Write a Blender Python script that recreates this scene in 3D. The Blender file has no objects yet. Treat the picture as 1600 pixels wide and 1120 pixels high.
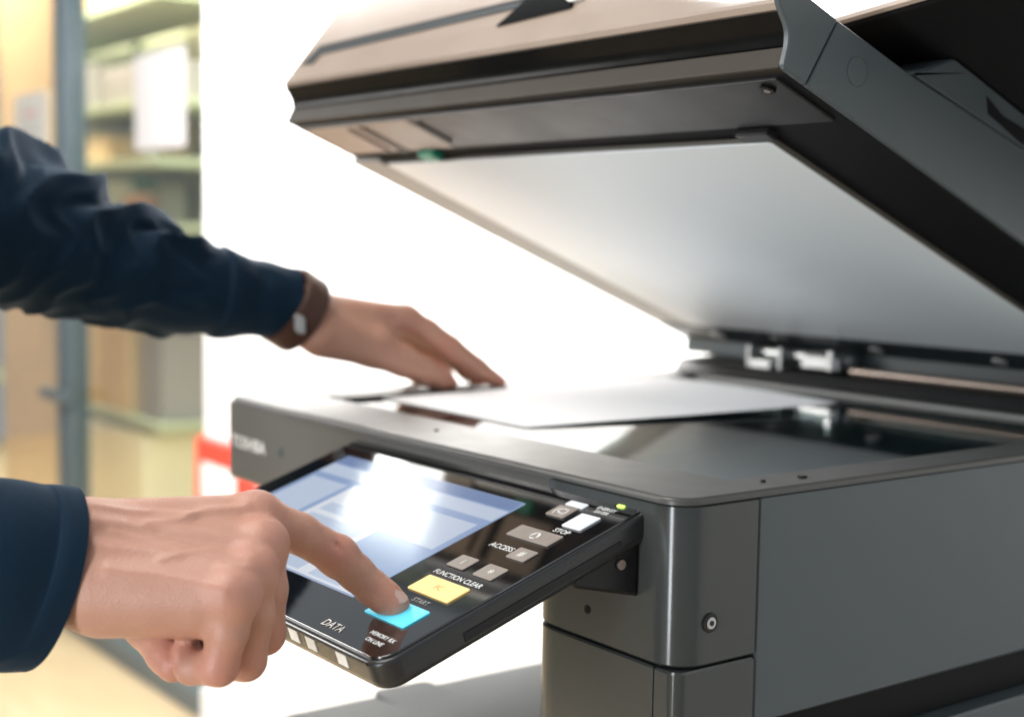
import bpy, bmesh, math, random
import numpy as np
from mathutils import Vector, Matrix, noise

# ------------------------------------------------------------------ camera, world, lights, exposure
S = bpy.context.scene
COL = S.collection
R = math.radians
FLOOR = -0.98                       # origin = front right top corner of the scanner, 0.98 m above the floor

cam = bpy.data.cameras.new('camera')
cam.lens = 49.900
cam.sensor_width = 36
cam.clip_start = 0.02
cam.clip_end = 60
cam.dof.use_dof = True
cam.dof.focus_distance = 0.79
cam.dof.aperture_fstop = 4.6
cam.dof.aperture_blades = 9
co = bpy.data.objects.new('camera', cam)
COL.objects.link(co)
_r, _u, _f = Vector((0.5944, 0.8041, 0.0157)), Vector((-0.0803, 0.0399, 0.9960)), Vector((-0.8002, 0.5932, -0.0883))
m3 = Matrix((_r, _u, -_f)).transposed()
co.matrix_world = Matrix.Translation((0.5720, -0.5427, 0.1476)) @ m3.to_4x4()
S.camera = co

world = bpy.data.worlds.new('World')
S.world = world
world.use_nodes = True
bg = world.node_tree.nodes['Background']
bg.inputs[0].default_value = (0.78, 0.85, 0.92, 1)
bg.inputs[1].default_value = 0.33

S.view_settings.view_transform = 'Standard'
S.view_settings.look = 'None'
S.view_settings.gamma = 1
S.view_settings.exposure = 0.35
S.cycles.use_denoising = True
S.cycles.max_bounces = 10
S.cycles.sample_clamp_indirect = 6

def area_light(name, loc, target, sx, sy, watts, color):
    l = bpy.data.lights.new(name, 'AREA')
    l.shape = 'RECTANGLE'
    l.size, l.size_y = sx, sy
    l.energy = watts
    l.color = color
    o = bpy.data.objects.new(name, l)
    COL.objects.link(o)
    o.location = loc
    o.rotation_euler = (Vector(target) - Vector(loc)).to_track_quat('-Z', 'Y').to_euler()
    return o
area_light('ceiling_light', (-0.75, -0.85, 1.62), (-0.7, -0.6, 0), 1.2, 0.9, 28, (1.0, 0.95, 0.88))
area_light('added_wall_light', (-1.35, 0.20, 0.80), (-1.35, 0.80, 0.66), 1.4, 0.2, 66, (1.0, 0.98, 0.95))  # added lamp, brightens the wall so its bounce reaches under the lid
area_light('side_fill_light', (1.9, 1.3, 1.1), (0, 0.2, 0), 1.2, 1.4, 18, (0.72, 0.88, 1.0))  # made-up cool source that lifts the right side and lid end
area_light('front_fill_light', (0.45, -2.7, -0.05), (-0.2, 0.1, 0.0), 0.42, 1.7, 40, (0.90, 0.96, 1.0))  # unseen fill, added for the white sheet and the corner highlight
area_light('left_fill_light', (-2.1, -1.15, 0.72), (-0.4, 0.1, 0.1), 0.9, 1.1, 40, (1.0, 0.975, 0.94))  # fill lamp added on the left
area_light('back_room_light', (-4.7, 1.10, 1.66), (-5.0, 1.55, 0), 2.2, 0.5, 180, (1.0, 0.95, 0.78))
area_light('screen_glare_light', (-3.35, 1.28, 1.66), (-3.35, 1.28, 0), 0.75, 0.75, 22, (1.0, 0.98, 0.95))  # added for the pale reflection it leaves on the touch screen

# ------------------------------------------------------------------ materials
def mat(name, col, rough=0.5, metal=0.0, coat=0.0, var=0.0, vscale=8.0, bump=0.0, bscale=400.0, rvar=0.0,
        emit=None, estr=0.0, sheen=0.0, sss=0.0, spec=0.5):
    m = bpy.data.materials.new(name)
    m.use_nodes = True
    nt = m.node_tree
    b = nt.nodes['Principled BSDF']
    b.inputs['Base Color'].default_value = (*col, 1)
    b.inputs['Roughness'].default_value = rough
    b.inputs['Metallic'].default_value = metal
    b.inputs['Coat Weight'].default_value = coat
    b.inputs['Coat Roughness'].default_value = 0.05
    b.inputs['Sheen Weight'].default_value = sheen
    b.inputs['Specular IOR Level'].default_value = spec
    if sss:
        b.inputs['Subsurface Weight'].default_value = sss
        b.inputs['Subsurface Scale'].default_value = 0.004
        b.inputs['Subsurface Radius'].default_value = (1.0, 0.35, 0.2)
    if emit:
        b.inputs['Emission Color'].default_value = (*emit, 1)
        b.inputs['Emission Strength'].default_value = estr
    tc = nt.nodes.new('ShaderNodeTexCoord')
    if var or rvar:
        n = nt.nodes.new('ShaderNodeTexNoise')
        n.inputs['Scale'].default_value = vscale
        n.inputs['Detail'].default_value = 6
        nt.links.new(tc.outputs['Object'], n.inputs['Vector'])
        if var:
            mx = nt.nodes.new('ShaderNodeMix')
            mx.data_type = 'RGBA'
            mx.inputs['A'].default_value = (*[c * (1 - var) for c in col], 1)
            mx.inputs['B'].default_value = (*[min(1, c * (1 + var)) for c in col], 1)
            nt.links.new(n.outputs['Fac'], mx.inputs['Factor'])
            nt.links.new(mx.outputs['Result'], b.inputs['Base Color'])
        if rvar:
            mr = nt.nodes.new('ShaderNodeMapRange')
            mr.inputs['From Min'].default_value = 0.3
            mr.inputs['From Max'].default_value = 0.7
            mr.inputs['To Min'].default_value = max(0.01, rough - rvar)
            mr.inputs['To Max'].default_value = rough + rvar
            nt.links.new(n.outputs['Fac'], mr.inputs['Value'])
            nt.links.new(mr.outputs['Result'], b.inputs['Roughness'])
    if bump:
        n2 = nt.nodes.new('ShaderNodeTexNoise')
        n2.inputs['Scale'].default_value = bscale
        n2.inputs['Detail'].default_value = 3
        bp = nt.nodes.new('ShaderNodeBump')
        bp.inputs['Strength'].default_value = bump
        bp.inputs['Distance'].default_value = 0.001
        nt.links.new(tc.outputs['Object'], n2.inputs['Vector'])
        nt.links.new(n2.outputs['Fac'], bp.inputs['Height'])
        nt.links.new(bp.outputs['Normal'], b.inputs['Normal'])
    return m

def glass_mat(name, tint, rough=0.0, ior=1.5):
    """thin sheet of glass: Fresnel mirror over clear transmission"""
    m = bpy.data.materials.new(name)
    m.use_nodes = True
    nt = m.node_tree
    nt.nodes.clear()
    out = nt.nodes.new('ShaderNodeOutputMaterial')
    mix = nt.nodes.new('ShaderNodeMixShader')
    fr = nt.nodes.new('ShaderNodeFresnel')
    ge = nt.nodes.new('ShaderNodeNewGeometry')
    mr = nt.nodes.new('ShaderNodeMapRange')          # same mirror share from both faces of the sheet
    mr.inputs['To Min'].default_value = ior
    mr.inputs['To Max'].default_value = 1 / ior
    nt.links.new(ge.outputs['Backfacing'], mr.inputs['Value'])
    nt.links.new(mr.outputs['Result'], fr.inputs['IOR'])
    tr = nt.nodes.new('ShaderNodeBsdfTransparent')
    tr.inputs['Color'].default_value = (*tint, 1)
    gl = nt.nodes.new('ShaderNodeBsdfGlossy')
    gl.inputs['Roughness'].default_value = rough
    nt.links.new(fr.outputs[0], mix.inputs[0])
    nt.links.new(tr.outputs[0], mix.inputs[1])
    nt.links.new(gl.outputs[0], mix.inputs[2])
    nt.links.new(mix.outputs[0], out.inputs[0])
    return m

M = {}
M['plastic'] = mat('charcoal_plastic', (0.058, 0.075, 0.082), 0.40, var=0.06, vscale=30, bump=0.10, bscale=1600, rvar=0.05)
M['plastic_shaded'] = mat('charcoal_plastic_shaded', (0.042, 0.047, 0.046), 0.17, var=0.03, vscale=60, bump=0.02, bscale=1800, rvar=0.015)  # shaded copy of the body plastic, column's dimness put into the colour
M['plastic_lit'] = mat('charcoal_plastic_lit', (0.085, 0.083, 0.076), 0.34, var=0.03, vscale=60, bump=0.02, bscale=1800, rvar=0.015)  # lit copy of the same plastic, front cover's brightness put into the colour
M['bezel'] = mat('platen_bezel_plastic', (0.075, 0.073, 0.069), 0.33, var=0.03, vscale=40, rvar=0.02, spec=0.35)
M['black'] = mat('black_plastic', (0.010, 0.010, 0.011), 0.38, var=0.1, vscale=20, rvar=0.04, spec=0.3)
M['black_matte'] = mat('black_rough_plastic', (0.006, 0.006, 0.007), 0.6, spec=0.15)
M['panel_plastic'] = mat('panel_black_plastic', (0.020, 0.021, 0.022), 0.30, var=0.05, vscale=30, rvar=0.04)
M['gloss_black'] = mat('gloss_black_plastic', (0.006, 0.006, 0.006), 0.22, rvar=0.04, vscale=25, spec=0.05)
M['panel_glass'] = mat('panel_black_glass', (0.006, 0.006, 0.007), 0.04, rvar=0.015, vscale=60, coat=1.0, spec=1.0)
M['taupe'] = mat('taupe_feeder_plastic', (0.30, 0.235, 0.190), 0.36, var=0.05, vscale=25, bump=0.05, bscale=1300, rvar=0.05)
M['umber'] = mat('umber_plastic', (0.034, 0.028, 0.022), 0.5, var=0.05, vscale=25, rvar=0.05, spec=0.12)
M['dark_teal'] = mat('dark_teal_metal', (0.030, 0.042, 0.046), 0.45, metal=0.2, var=0.15, vscale=12)
M['white_pad'] = mat('white_backing_sheet', (0.80, 0.85, 0.875), 0.42, var=0.015, vscale=4, rvar=0.05)
M['pad_edge'] = mat('grey_foam_edge', (0.10, 0.092, 0.076), 0.7)
M['steel'] = mat('hinge_steel', (0.46, 0.47, 0.47), 0.36, metal=0.9, rvar=0.08, vscale=60)
M['rod'] = mat('bronze_rod', (0.28, 0.23, 0.20), 0.35, metal=0.8)
M['white'] = mat('white_print', (0.80, 0.80, 0.78), 0.5)
M['key_white'] = mat('white_key', (0.70, 0.72, 0.75), 0.35, emit=(0.9, 0.95, 1.0), estr=0.12)
M['key_grey'] = mat('bronze_key', (0.30, 0.255, 0.225), 0.35, var=0.2, vscale=90)
M['key_yellow'] = mat('lit_yellow_key', (0.75, 0.56, 0.22), 0.35, emit=(1.0, 0.66, 0.22), estr=0.36)
M['key_blue'] = mat('lit_blue_key', (0.10, 0.55, 0.70), 0.3, emit=(0.10, 0.62, 0.84), estr=0.44)
M['led'] = mat('led_lime', (0.4, 0.7, 0.1), 0.3, emit=(0.65, 1.0, 0.15), estr=1.2)
M['green'] = mat('green_clip', (0.02, 0.30, 0.18), 0.45)
M['screen_blue'] = mat('screen_blue', (0.02, 0.02, 0.02), 0.12, emit=(0.36, 0.50, 0.80), estr=0.52)
M['screen_pale'] = mat('screen_pale', (0.02, 0.02, 0.02), 0.12, emit=(0.62, 0.72, 0.90), estr=0.57)
M['screen_white'] = mat('screen_white', (0.02, 0.02, 0.02), 0.12, emit=(0.86, 0.90, 0.98), estr=0.60)
M['screen_dark'] = mat('screen_dark', (0.02, 0.02, 0.02), 0.12, emit=(0.24, 0.36, 0.66), estr=0.46)
M['paper'] = mat('office_paper', (0.90, 0.90, 0.92), 0.75, var=0.01, vscale=6)
M['platen_glass'] = glass_mat('platen_glass', (0.80, 0.90, 0.90))
M['bay'] = mat('scan_bay_dark', (0.016, 0.026, 0.029), 0.5, var=0.2, vscale=12)
M['wall'] = mat('white_wall_paint', (0.86, 0.86, 0.86), 0.85, var=0.01, vscale=3, bump=0.05, bscale=300)
M['frame'] = mat('blue_grey_aluminium', (0.11, 0.145, 0.17), 0.4, metal=0.35, rvar=0.06, vscale=30)
M['window_glass'] = glass_mat('window_glass', (0.94, 0.97, 0.95))
M['notice'] = mat('notice_paper', (0.50, 0.485, 0.495), 0.8)
M['notice_ink'] = mat('notice_ink', (0.78, 0.52, 0.52), 0.8)
M['notice_grey'] = mat('notice_grey_ink', (0.55, 0.54, 0.56), 0.8)
M['cream'] = mat('cream_paint', (0.72, 0.70, 0.50), 0.8, var=0.08, vscale=2)
M['wood'] = mat('peach_wood', (0.62, 0.38, 0.20), 0.5, var=0.2, vscale=6)
M['shelf'] = mat('sage_shelf', (0.40, 0.44, 0.30), 0.6, var=0.1, vscale=5)
M['mauve'] = mat('mauve_carton', (0.30, 0.27, 0.26), 0.7, var=0.1, vscale=5)
M['card'] = mat('kraft_cardboard', (0.66, 0.46, 0.24), 0.8, var=0.12, vscale=5)
M['cream_card'] = mat('cream_carton', (0.80, 0.77, 0.62), 0.8, var=0.05, vscale=5)
M['terracotta'] = mat('terracotta', (0.58, 0.30, 0.17), 0.8, var=0.1, vscale=20)
M['leaf'] = mat('leaf_green', (0.07, 0.20, 0.11), 0.5, var=0.3, vscale=40)
M['globe'] = mat('lamp_globe', (0.9, 0.9, 0.9), 0.3, emit=(1, 0.98, 0.9), estr=2.2)
M['red'] = mat('red_paint', (0.80, 0.045, 0.025), 0.4, var=0.05, vscale=10)
M['out_tray'] = mat('output_tray_plastic', (0.16, 0.165, 0.165), 0.75, var=0.05, vscale=15, spec=0.2)
M['tray'] = mat('grey_tray_plastic', (0.30, 0.30, 0.29), 0.5, var=0.05, vscale=15)
M['strap'] = mat('brown_leather', (0.085, 0.035, 0.022), 0.55, var=0.3, vscale=120, bump=0.5, bscale=500)
M['nail'] = mat('fingernail', (0.62, 0.42, 0.36), 0.25, sss=0.1)
M['trouser'] = mat('grey_trousers', (0.05, 0.05, 0.055), 0.9)
M['shoe'] = mat('black_leather', (0.015, 0.014, 0.013), 0.4)
M['hair'] = mat('black_hair', (0.012, 0.010, 0.009), 0.5)

def floor_material():
    m = mat('beige_laminate', (0.60, 0.46, 0.29), 0.35)
    nt = m.node_tree
    b = nt.nodes['Principled BSDF']
    tc = nt.nodes.new('ShaderNodeTexCoord')
    mp = nt.nodes.new('ShaderNodeMapping')
    mp.inputs['Scale'].default_value = (1.2, 9, 1)
    n = nt.nodes.new('ShaderNodeTexNoise')
    n.inputs['Scale'].default_value = 3
    n.inputs['Detail'].default_value = 8
    cr = nt.nodes.new('ShaderNodeValToRGB')
    cr.color_ramp.elements[0].color = (0.52, 0.37, 0.21, 1)
    cr.color_ramp.elements[1].color = (0.68, 0.55, 0.37, 1)
    nt.links.new(tc.outputs['Object'], mp.inputs[0])
    nt.links.new(mp.outputs[0], n.inputs['Vector'])
    nt.links.new(n.outputs['Fac'], cr.inputs[0])
    nt.links.new(cr.outputs[0], b.inputs['Base Color'])
    return m
M['floor'] = floor_material()

def fabric_material():
    m = mat('navy_cotton', (0.008, 0.020, 0.036), 0.85, sheen=0.08, spec=0.2)
    nt = m.node_tree
    b = nt.nodes['Principled BSDF']
    b.inputs['Sheen Tint'].default_value = (0.35, 0.6, 0.9, 1)
    b.inputs['Sheen Roughness'].default_value = 0.4
    tc = nt.nodes.new('ShaderNodeTexCoord')
    n = nt.nodes.new('ShaderNodeTexNoise')
    n.inputs['Scale'].default_value = 14
    n.inputs['Detail'].default_value = 5
    mx = nt.nodes.new('ShaderNodeMix')
    mx.data_type = 'RGBA'
    mx.inputs['A'].default_value = (0.0024, 0.0125, 0.027, 1)
    mx.inputs['B'].default_value = (0.0040, 0.0215, 0.045, 1)
    nt.links.new(tc.outputs['Object'], n.inputs['Vector'])
    nt.links.new(n.outputs['Fac'], mx.inputs['Factor'])
    nt.links.new(mx.outputs['Result'], b.inputs['Base Color'])
    w1 = nt.nodes.new('ShaderNodeTexNoise')
    w1.inputs['Scale'].default_value = 900
    bp = nt.nodes.new('ShaderNodeBump')
    bp.inputs['Strength'].default_value = 0.35
    bp.inputs['Distance'].default_value = 0.0006
    nt.links.new(tc.outputs['Object'], w1.inputs['Vector'])
    nt.links.new(w1.outputs['Fac'], bp.inputs['Height'])
    nt.links.new(bp.outputs['Normal'], b.inputs['Normal'])
    return m
M['navy'] = fabric_material()

def skin_material():
    m = mat('skin', (0.55, 0.31, 0.22), 0.45, sss=0.12)
    nt = m.node_tree
    b = nt.nodes['Principled BSDF']
    tc = nt.nodes.new('ShaderNodeTexCoord')
    at = nt.nodes.new('ShaderNodeAttribute')
    at.attribute_name = 'blush'
    n = nt.nodes.new('ShaderNodeTexNoise')
    n.inputs['Scale'].default_value = 45
    n.inputs['Detail'].default_value = 6
    mx = nt.nodes.new('ShaderNodeMix')
    mx.data_type = 'RGBA'
    mx.inputs['A'].default_value = (0.46, 0.225, 0.155, 1)
    mx.inputs['B'].default_value = (0.575, 0.315, 0.232, 1)
    mx2 = nt.nodes.new('ShaderNodeMix')
    mx2.data_type = 'RGBA'
    mx2.inputs['B'].default_value = (0.57, 0.225, 0.165, 1)
    nt.links.new(tc.outputs['Object'], n.inputs['Vector'])
    nt.links.new(n.outputs['Fac'], mx.inputs['Factor'])
    nt.links.new(at.outputs['Fac'], mx2.inputs['Factor'])
    nt.links.new(mx.outputs['Result'], mx2.inputs['A'])
    nt.links.new(mx2.outputs['Result'], b.inputs['Base Color'])
    v = nt.nodes.new('ShaderNodeTexVoronoi')
    v.inputs['Scale'].default_value = 900
    n3 = nt.nodes.new('ShaderNodeTexNoise')
    n3.inputs['Scale'].default_value = 180
    n3.inputs['Detail'].default_value = 4
    ad = nt.nodes.new('ShaderNodeMath')
    ad.operation = 'ADD'
    bp = nt.nodes.new('ShaderNodeBump')
    bp.inputs['Strength'].default_value = 0.22
    bp.inputs['Distance'].default_value = 0.0010
    nt.links.new(tc.outputs['Object'], v.inputs['Vector'])
    nt.links.new(tc.outputs['Object'], n3.inputs['Vector'])
    nt.links.new(v.outputs['Distance'], ad.inputs[0])
    nt.links.new(n3.outputs['Fac'], ad.inputs[1])
    nt.links.new(ad.outputs[0], bp.inputs['Height'])
    nt.links.new(bp.outputs['Normal'], b.inputs['Normal'])
    return m
M['skin'] = skin_material()

# ------------------------------------------------------------------ object helpers
def link(name, me, parent=None):
    o = bpy.data.objects.new(name, me)
    COL.objects.link(o)
    if parent is not None:
        o.parent = parent
        if parent.type == 'EMPTY':
            o.matrix_parent_inverse = Matrix.Translation(-parent.location)
    return o

def thing(name, label, cat, loc, group=None):
    o = bpy.data.objects.new(name, None)
    o.empty_display_size = 0.05
    COL.objects.link(o)
    o.location = loc
    tag(o, label, cat, group)
    return o

def tag(o, label, cat, group=None):
    o['label'] = label
    o['category'] = cat
    if group:
        o['group'] = group
    return o

def structure(o):
    o['kind'] = 'structure'
    return o

class MB:
    """collects lofts, boxes and tubes and makes one mesh of them"""
    def __init__(self, mtx=None):
        self.bm = bmesh.new()
        self.mtx = mtx or Matrix.Identity(4)
        self.mi = 0
    def loft(self, loops, cap0=True, cap1=True, closed=True):
        bm = self.bm
        rows = [[bm.verts.new(self.mtx @ Vector(p)) for p in lp] for lp in loops]
        n = len(rows[0])
        for a, b in zip(rows, rows[1:]):
            for i in range(n if closed else n - 1):
                j = (i + 1) % n
                f = bm.faces.new((a[i], a[j], b[j], b[i]))
                f.material_index = self.mi
        if cap0:
            bm.faces.new(rows[0][::-1]).material_index = self.mi
        if cap1:
            bm.faces.new(rows[-1]).material_index = self.mi
        return rows
    def rbox(self, x0, x1, y0, y1, z0, z1, rc=0.002, re=0.001, seg=5, eseg=3, re0=None):
        """box with rounded vertical corners rc and filleted top / bottom edges re (re0 for the bottom)"""
        re0 = re if re0 is None else re0
        rc = max(rc, re + 1e-5, re0 + 1e-5)
        loops = []
        st = [(re0 * (1 - math.sin(R(90) * k / eseg)), z0 + re0 * (1 - math.cos(R(90) * k / eseg))) for k in range(eseg + 1)]
        en = [(re * (1 - math.sin(R(90) * k / eseg)), z1 - re * (1 - math.cos(R(90) * k / eseg))) for k in range(eseg, -1, -1)]
        for ins, z in st + en:
            loops.append([(x, y, z) for x, y in rrect(x0 + ins, x1 - ins, y0 + ins, y1 - ins, max(rc - ins, 1e-5), seg)])
        self.loft(loops)
    def prism(self, poly, x0, x1, bev=0.0, axis=0):
        """polygon in the two other axes extruded along one axis"""
        def P(t, a, b):
            return [(t, a, b), (a, t, b), (a, b, t)][axis]
        if bev:
            cx = sum(p[0] for p in poly) / len(poly)
            cy = sum(p[1] for p in poly) / len(poly)
            ins = inset_poly(poly, bev)
            lp = [[P(x0, *p) for p in ins], [P(x0 + bev, *p) for p in poly], [P(x1 - bev, *p) for p in poly], [P(x1, *p) for p in ins]]
        else:
            lp = [[P(x0, *p) for p in poly], [P(x1, *p) for p in poly]]
        self.loft(lp)
    def cyl(self, a, b, r0, r1=None, n=20, bev=0.0):
        r1 = r0 if r1 is None else r1
        a, b = Vector(a), Vector(b)
        d = (b - a).normalized()
        u = d.orthogonal().normalized()
        v = d.cross(u)
        ring = lambda c, r: [tuple(c + (u * math.cos(2 * math.pi * k / n) + v * math.sin(2 * math.pi * k / n)) * r) for k in range(n)]
        lp = [ring(a, r0), ring(b, r1)] if not bev else [ring(a, r0 - bev), ring(a + d * bev, r0), ring(b - d * bev, r1), ring(b, r1 - bev)]
        self.loft(lp)
    def ball(self, c, r, n=16, sc=(1, 1, 1)):
        c = Vector(c)
        loops = []
        for k in range(1, n // 2):
            t = math.pi * k / (n // 2)
            loops.append([tuple(c + Vector((r * sc[0] * math.sin(t) * math.cos(2 * math.pi * i / n), r * sc[1] * math.sin(t) * math.sin(2 * math.pi * i / n), r * sc[2] * math.cos(t)))) for i in range(n)])
        self.loft(loops)
    def quad(self, pts, mi=None):
        f = self.bm.faces.new([self.bm.verts.new(self.mtx @ Vector(p)) for p in pts])
        f.material_index = self.mi if mi is None else mi
    def build(self, name, mats, parent=None, smooth=35, recalc=True):
        if recalc:
            bmesh.ops.recalc_face_normals(self.bm, faces=self.bm.faces)
        me = bpy.data.meshes.new(name)
        self.bm.to_mesh(me)
        self.bm.free()
        for m in (mats if isinstance(mats, (list, tuple)) else [mats]):
            me.materials.append(m if not isinstance(m, str) else M[m])
        if smooth:
            me.shade_smooth()
            me.set_sharp_from_angle(angle=R(smooth))
        o = link(name, me, parent)
        if smooth:
            wn = o.modifiers.new('weighted_normal', 'WEIGHTED_NORMAL')
            wn.keep_sharp = True
        return o

def rrect(x0, x1, y0, y1, r, seg=5):
    r = min(r, (x1 - x0) / 2 - 1e-6, (y1 - y0) / 2 - 1e-6)
    pts = []
    for cx, cy, a in ((x1 - r, y1 - r, 0), (x0 + r, y1 - r, 90), (x0 + r, y0 + r, 180), (x1 - r, y0 + r, 270)):
        for k in range(seg + 1):
            t = R(a + 90 * k / seg)
            pts.append((cx + r * math.cos(t), cy + r * math.sin(t)))
    return pts

def inset_poly(poly, d):
    n = len(poly)
    area = sum(poly[i][0] * poly[(i + 1) % n][1] - poly[(i + 1) % n][0] * poly[i][1] for i in range(n))
    s = 1 if area > 0 else -1
    out = []
    for i in range(n):
        p0, p1, p2 = Vector(poly[i - 1]), Vector(poly[i]), Vector(poly[(i + 1) % n])
        d1, d2 = (p1 - p0).normalized(), (p2 - p1).normalized()
        n1, n2 = Vector((-d1.y, d1.x)) * s, Vector((-d2.y, d2.x)) * s
        b = n1 + n2
        b = b / max(0.3, b.length_squared) * 2
        out.append(tuple(p1 + b * d))
    return out

def round_poly(poly, radii, seg=6):
    """polygon with each corner rounded to its radius"""
    n = len(poly)
    out = []
    for i in range(n):
        r = radii[i] if isinstance(radii, (list, tuple)) else radii
        p0, p1, p2 = Vector(poly[i - 1]), Vector(poly[i]), Vector(poly[(i + 1) % n])
        if r <= 0:
            out.append(tuple(p1))
            continue
        a, b = (p0 - p1), (p2 - p1)
        l = min(r, a.length * 0.49, b.length * 0.49)
        s, e = p1 + a.normalized() * l, p1 + b.normalized() * l
        for k in range(seg + 1):
            t = k / seg
            out.append(tuple(s * (1 - t) ** 2 + p1 * 2 * t * (1 - t) + e * t ** 2))
    return out

def text(name, body, size, mtx, material, parent, ext=0.0001, align='CENTER', sx=1.0):
    cu = bpy.data.curves.new('lettering', 'FONT')
    cu.body = body
    cu.size = size
    cu.extrude = ext
    cu.align_x = align
    cu.align_y = 'CENTER'
    cu.resolution_u = 3
    cu.offset = size * 0.012
    tmp = bpy.data.objects.new('lettering', cu)
    COL.objects.link(tmp)
    dg = bpy.context.evaluated_depsgraph_get()
    me = bpy.data.meshes.new_from_object(tmp.evaluated_get(dg))
    bpy.data.objects.remove(tmp)
    me.transform(mtx @ Matrix.Diagonal((sx, 1, 1, 1)))
    me.materials.clear()
    me.materials.append(M[material])
    return link(name, me, parent)

# ------------------------------------------------------------------ the setting: floor, wall, glazed partition, room behind it
WY = 0.785
b = MB()
b.quad([(-7, -3, FLOOR), (3, -3, FLOOR), (3, 4, FLOOR), (-7, 4, FLOOR)])
structure(b.build('floor', 'floor', smooth=0, recalc=False))
b = MB()
b.rbox(-2.37, 2.2, WY, WY + 0.12, FLOOR, 1.75, 0.004, 0.002)
wall = structure(b.build('wall', 'wall'))
b = MB()
b.rbox(-2.365, 2.2, WY - 0.014, WY - 0.0005, FLOOR, FLOOR + 0.09, 0.003, 0.002)
b.build('skirting_board', 'wall', wall)
b = MB()
b.rbox(-7, 2.2, 2.9, 3.0, FLOOR, 1.75, 0.004, 0.002)
structure(b.build('back_room_wall', 'cream'))

part = thing('glazed_partition', 'blue grey aluminium and glass partition beside the white wall', 'partition', (-3.2, WY + 0.03, FLOOR))
def post(x, name='post', w=0.034):
    b = MB()
    b.rbox(x - w, x + w, WY + 0.005, WY + 0.075, FLOOR + 0.055, 1.70, 0.006, 0.002)
    b.rbox(x - w * 0.35, x + w * 0.35, WY - 0.004, WY + 0.0045, FLOOR + 0.06, 1.69, 0.002, 0.001)
    return b.build(name, 'frame', part)
post(-3.33)
post(-4.55)
b = MB()
b.rbox(-5.2, -2.372, WY + 0.0, WY + 0.085, FLOOR, FLOOR + 0.055, 0.006, 0.003)
b.build('floor_track', 'frame', part)
b = MB()
b.rbox(-5.2, -2.372, WY + 0.004, WY + 0.08, 1.70, 1.76, 0.006, 0.003)
b.build('head_rail', 'frame', part)
b = MB()
b.rbox(-3.42, -3.24, WY - 0.03, WY - 0.0045, -0.335, -0.305, 0.006, 0.003)
b.build('door_latch', 'frame', part)
for x0, x1 in ((-3.295, -2.374), (-4.515, -3.365)):
    b = MB()
    b.rbox(x0, x1, WY + 0.034, WY + 0.042, FLOOR + 0.056, 1.699, 0.001, 0.0005, 1, 1)
    b.build('pane', 'window_glass', part)

def notice(x0, x1, z0, z1, label, paper='notice'):
    t = thing('notice', label, 'notice', ((x0 + x1) / 2, WY + 0.03, z0))
    b = MB()
    b.rbox(x0, x1, WY + 0.0325, WY + 0.0335, z0, z1, 0.0004, 0.0001, 1, 1)
    b.build('sheet', paper, t)
    w, h = x1 - x0, z1 - z0
    b = MB()
    b.rbox(x0 + w * 0.3, x1 - w * 0.3, WY + 0.0315, WY + 0.0322, z1 - h * 0.42, z1 - h * 0.30, 0.0004, 0.0001, 1, 1)
    b.build('printed_heading', 'notice_ink', t)
    for k in range(4):
        b = MB()
        zz = z1 - h * (0.52 + 0.1 * k)
        b.rbox(x0 + w * 0.15, x1 - w * (0.15 + 0.1 * (k % 2)), WY + 0.0315, WY + 0.0322, zz - h * 0.02, zz, 0.0004, 0.0001, 1, 1)
        b.build('printed_line', 'notice_grey', t)
notice(-2.85, -2.545, 0.335, 0.565, 'white paper notice with pink heading taped to the glass beside the white wall')
notice(-3.80, -3.50, 0.37, 0.53, 'white paper notice taped to the glass beyond the aluminium post', 'white')

def tagged_box(name, label, cat, x0, x1, y0, y1, z0, z1, material, group=None, tape=None):
    t = thing(name, label, cat, ((x0 + x1) / 2, (y0 + y1) / 2, z0), group)
    b = MB()
    b.rbox(x0, x1, y0, y1, z0, z1, 0.006, 0.004)
    b.build('body', material, t)
    b = MB()
    b.rbox(x0 + 0.005, x1 - 0.005, (y0 + y1) / 2 - 0.02, (y0 + y1) / 2 + 0.02, z1 + 0.0005, z1 + 0.002, 0.002, 0.0005, 1, 1)
    b.build('tape', tape or 'cream_card', t)
    return t
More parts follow.
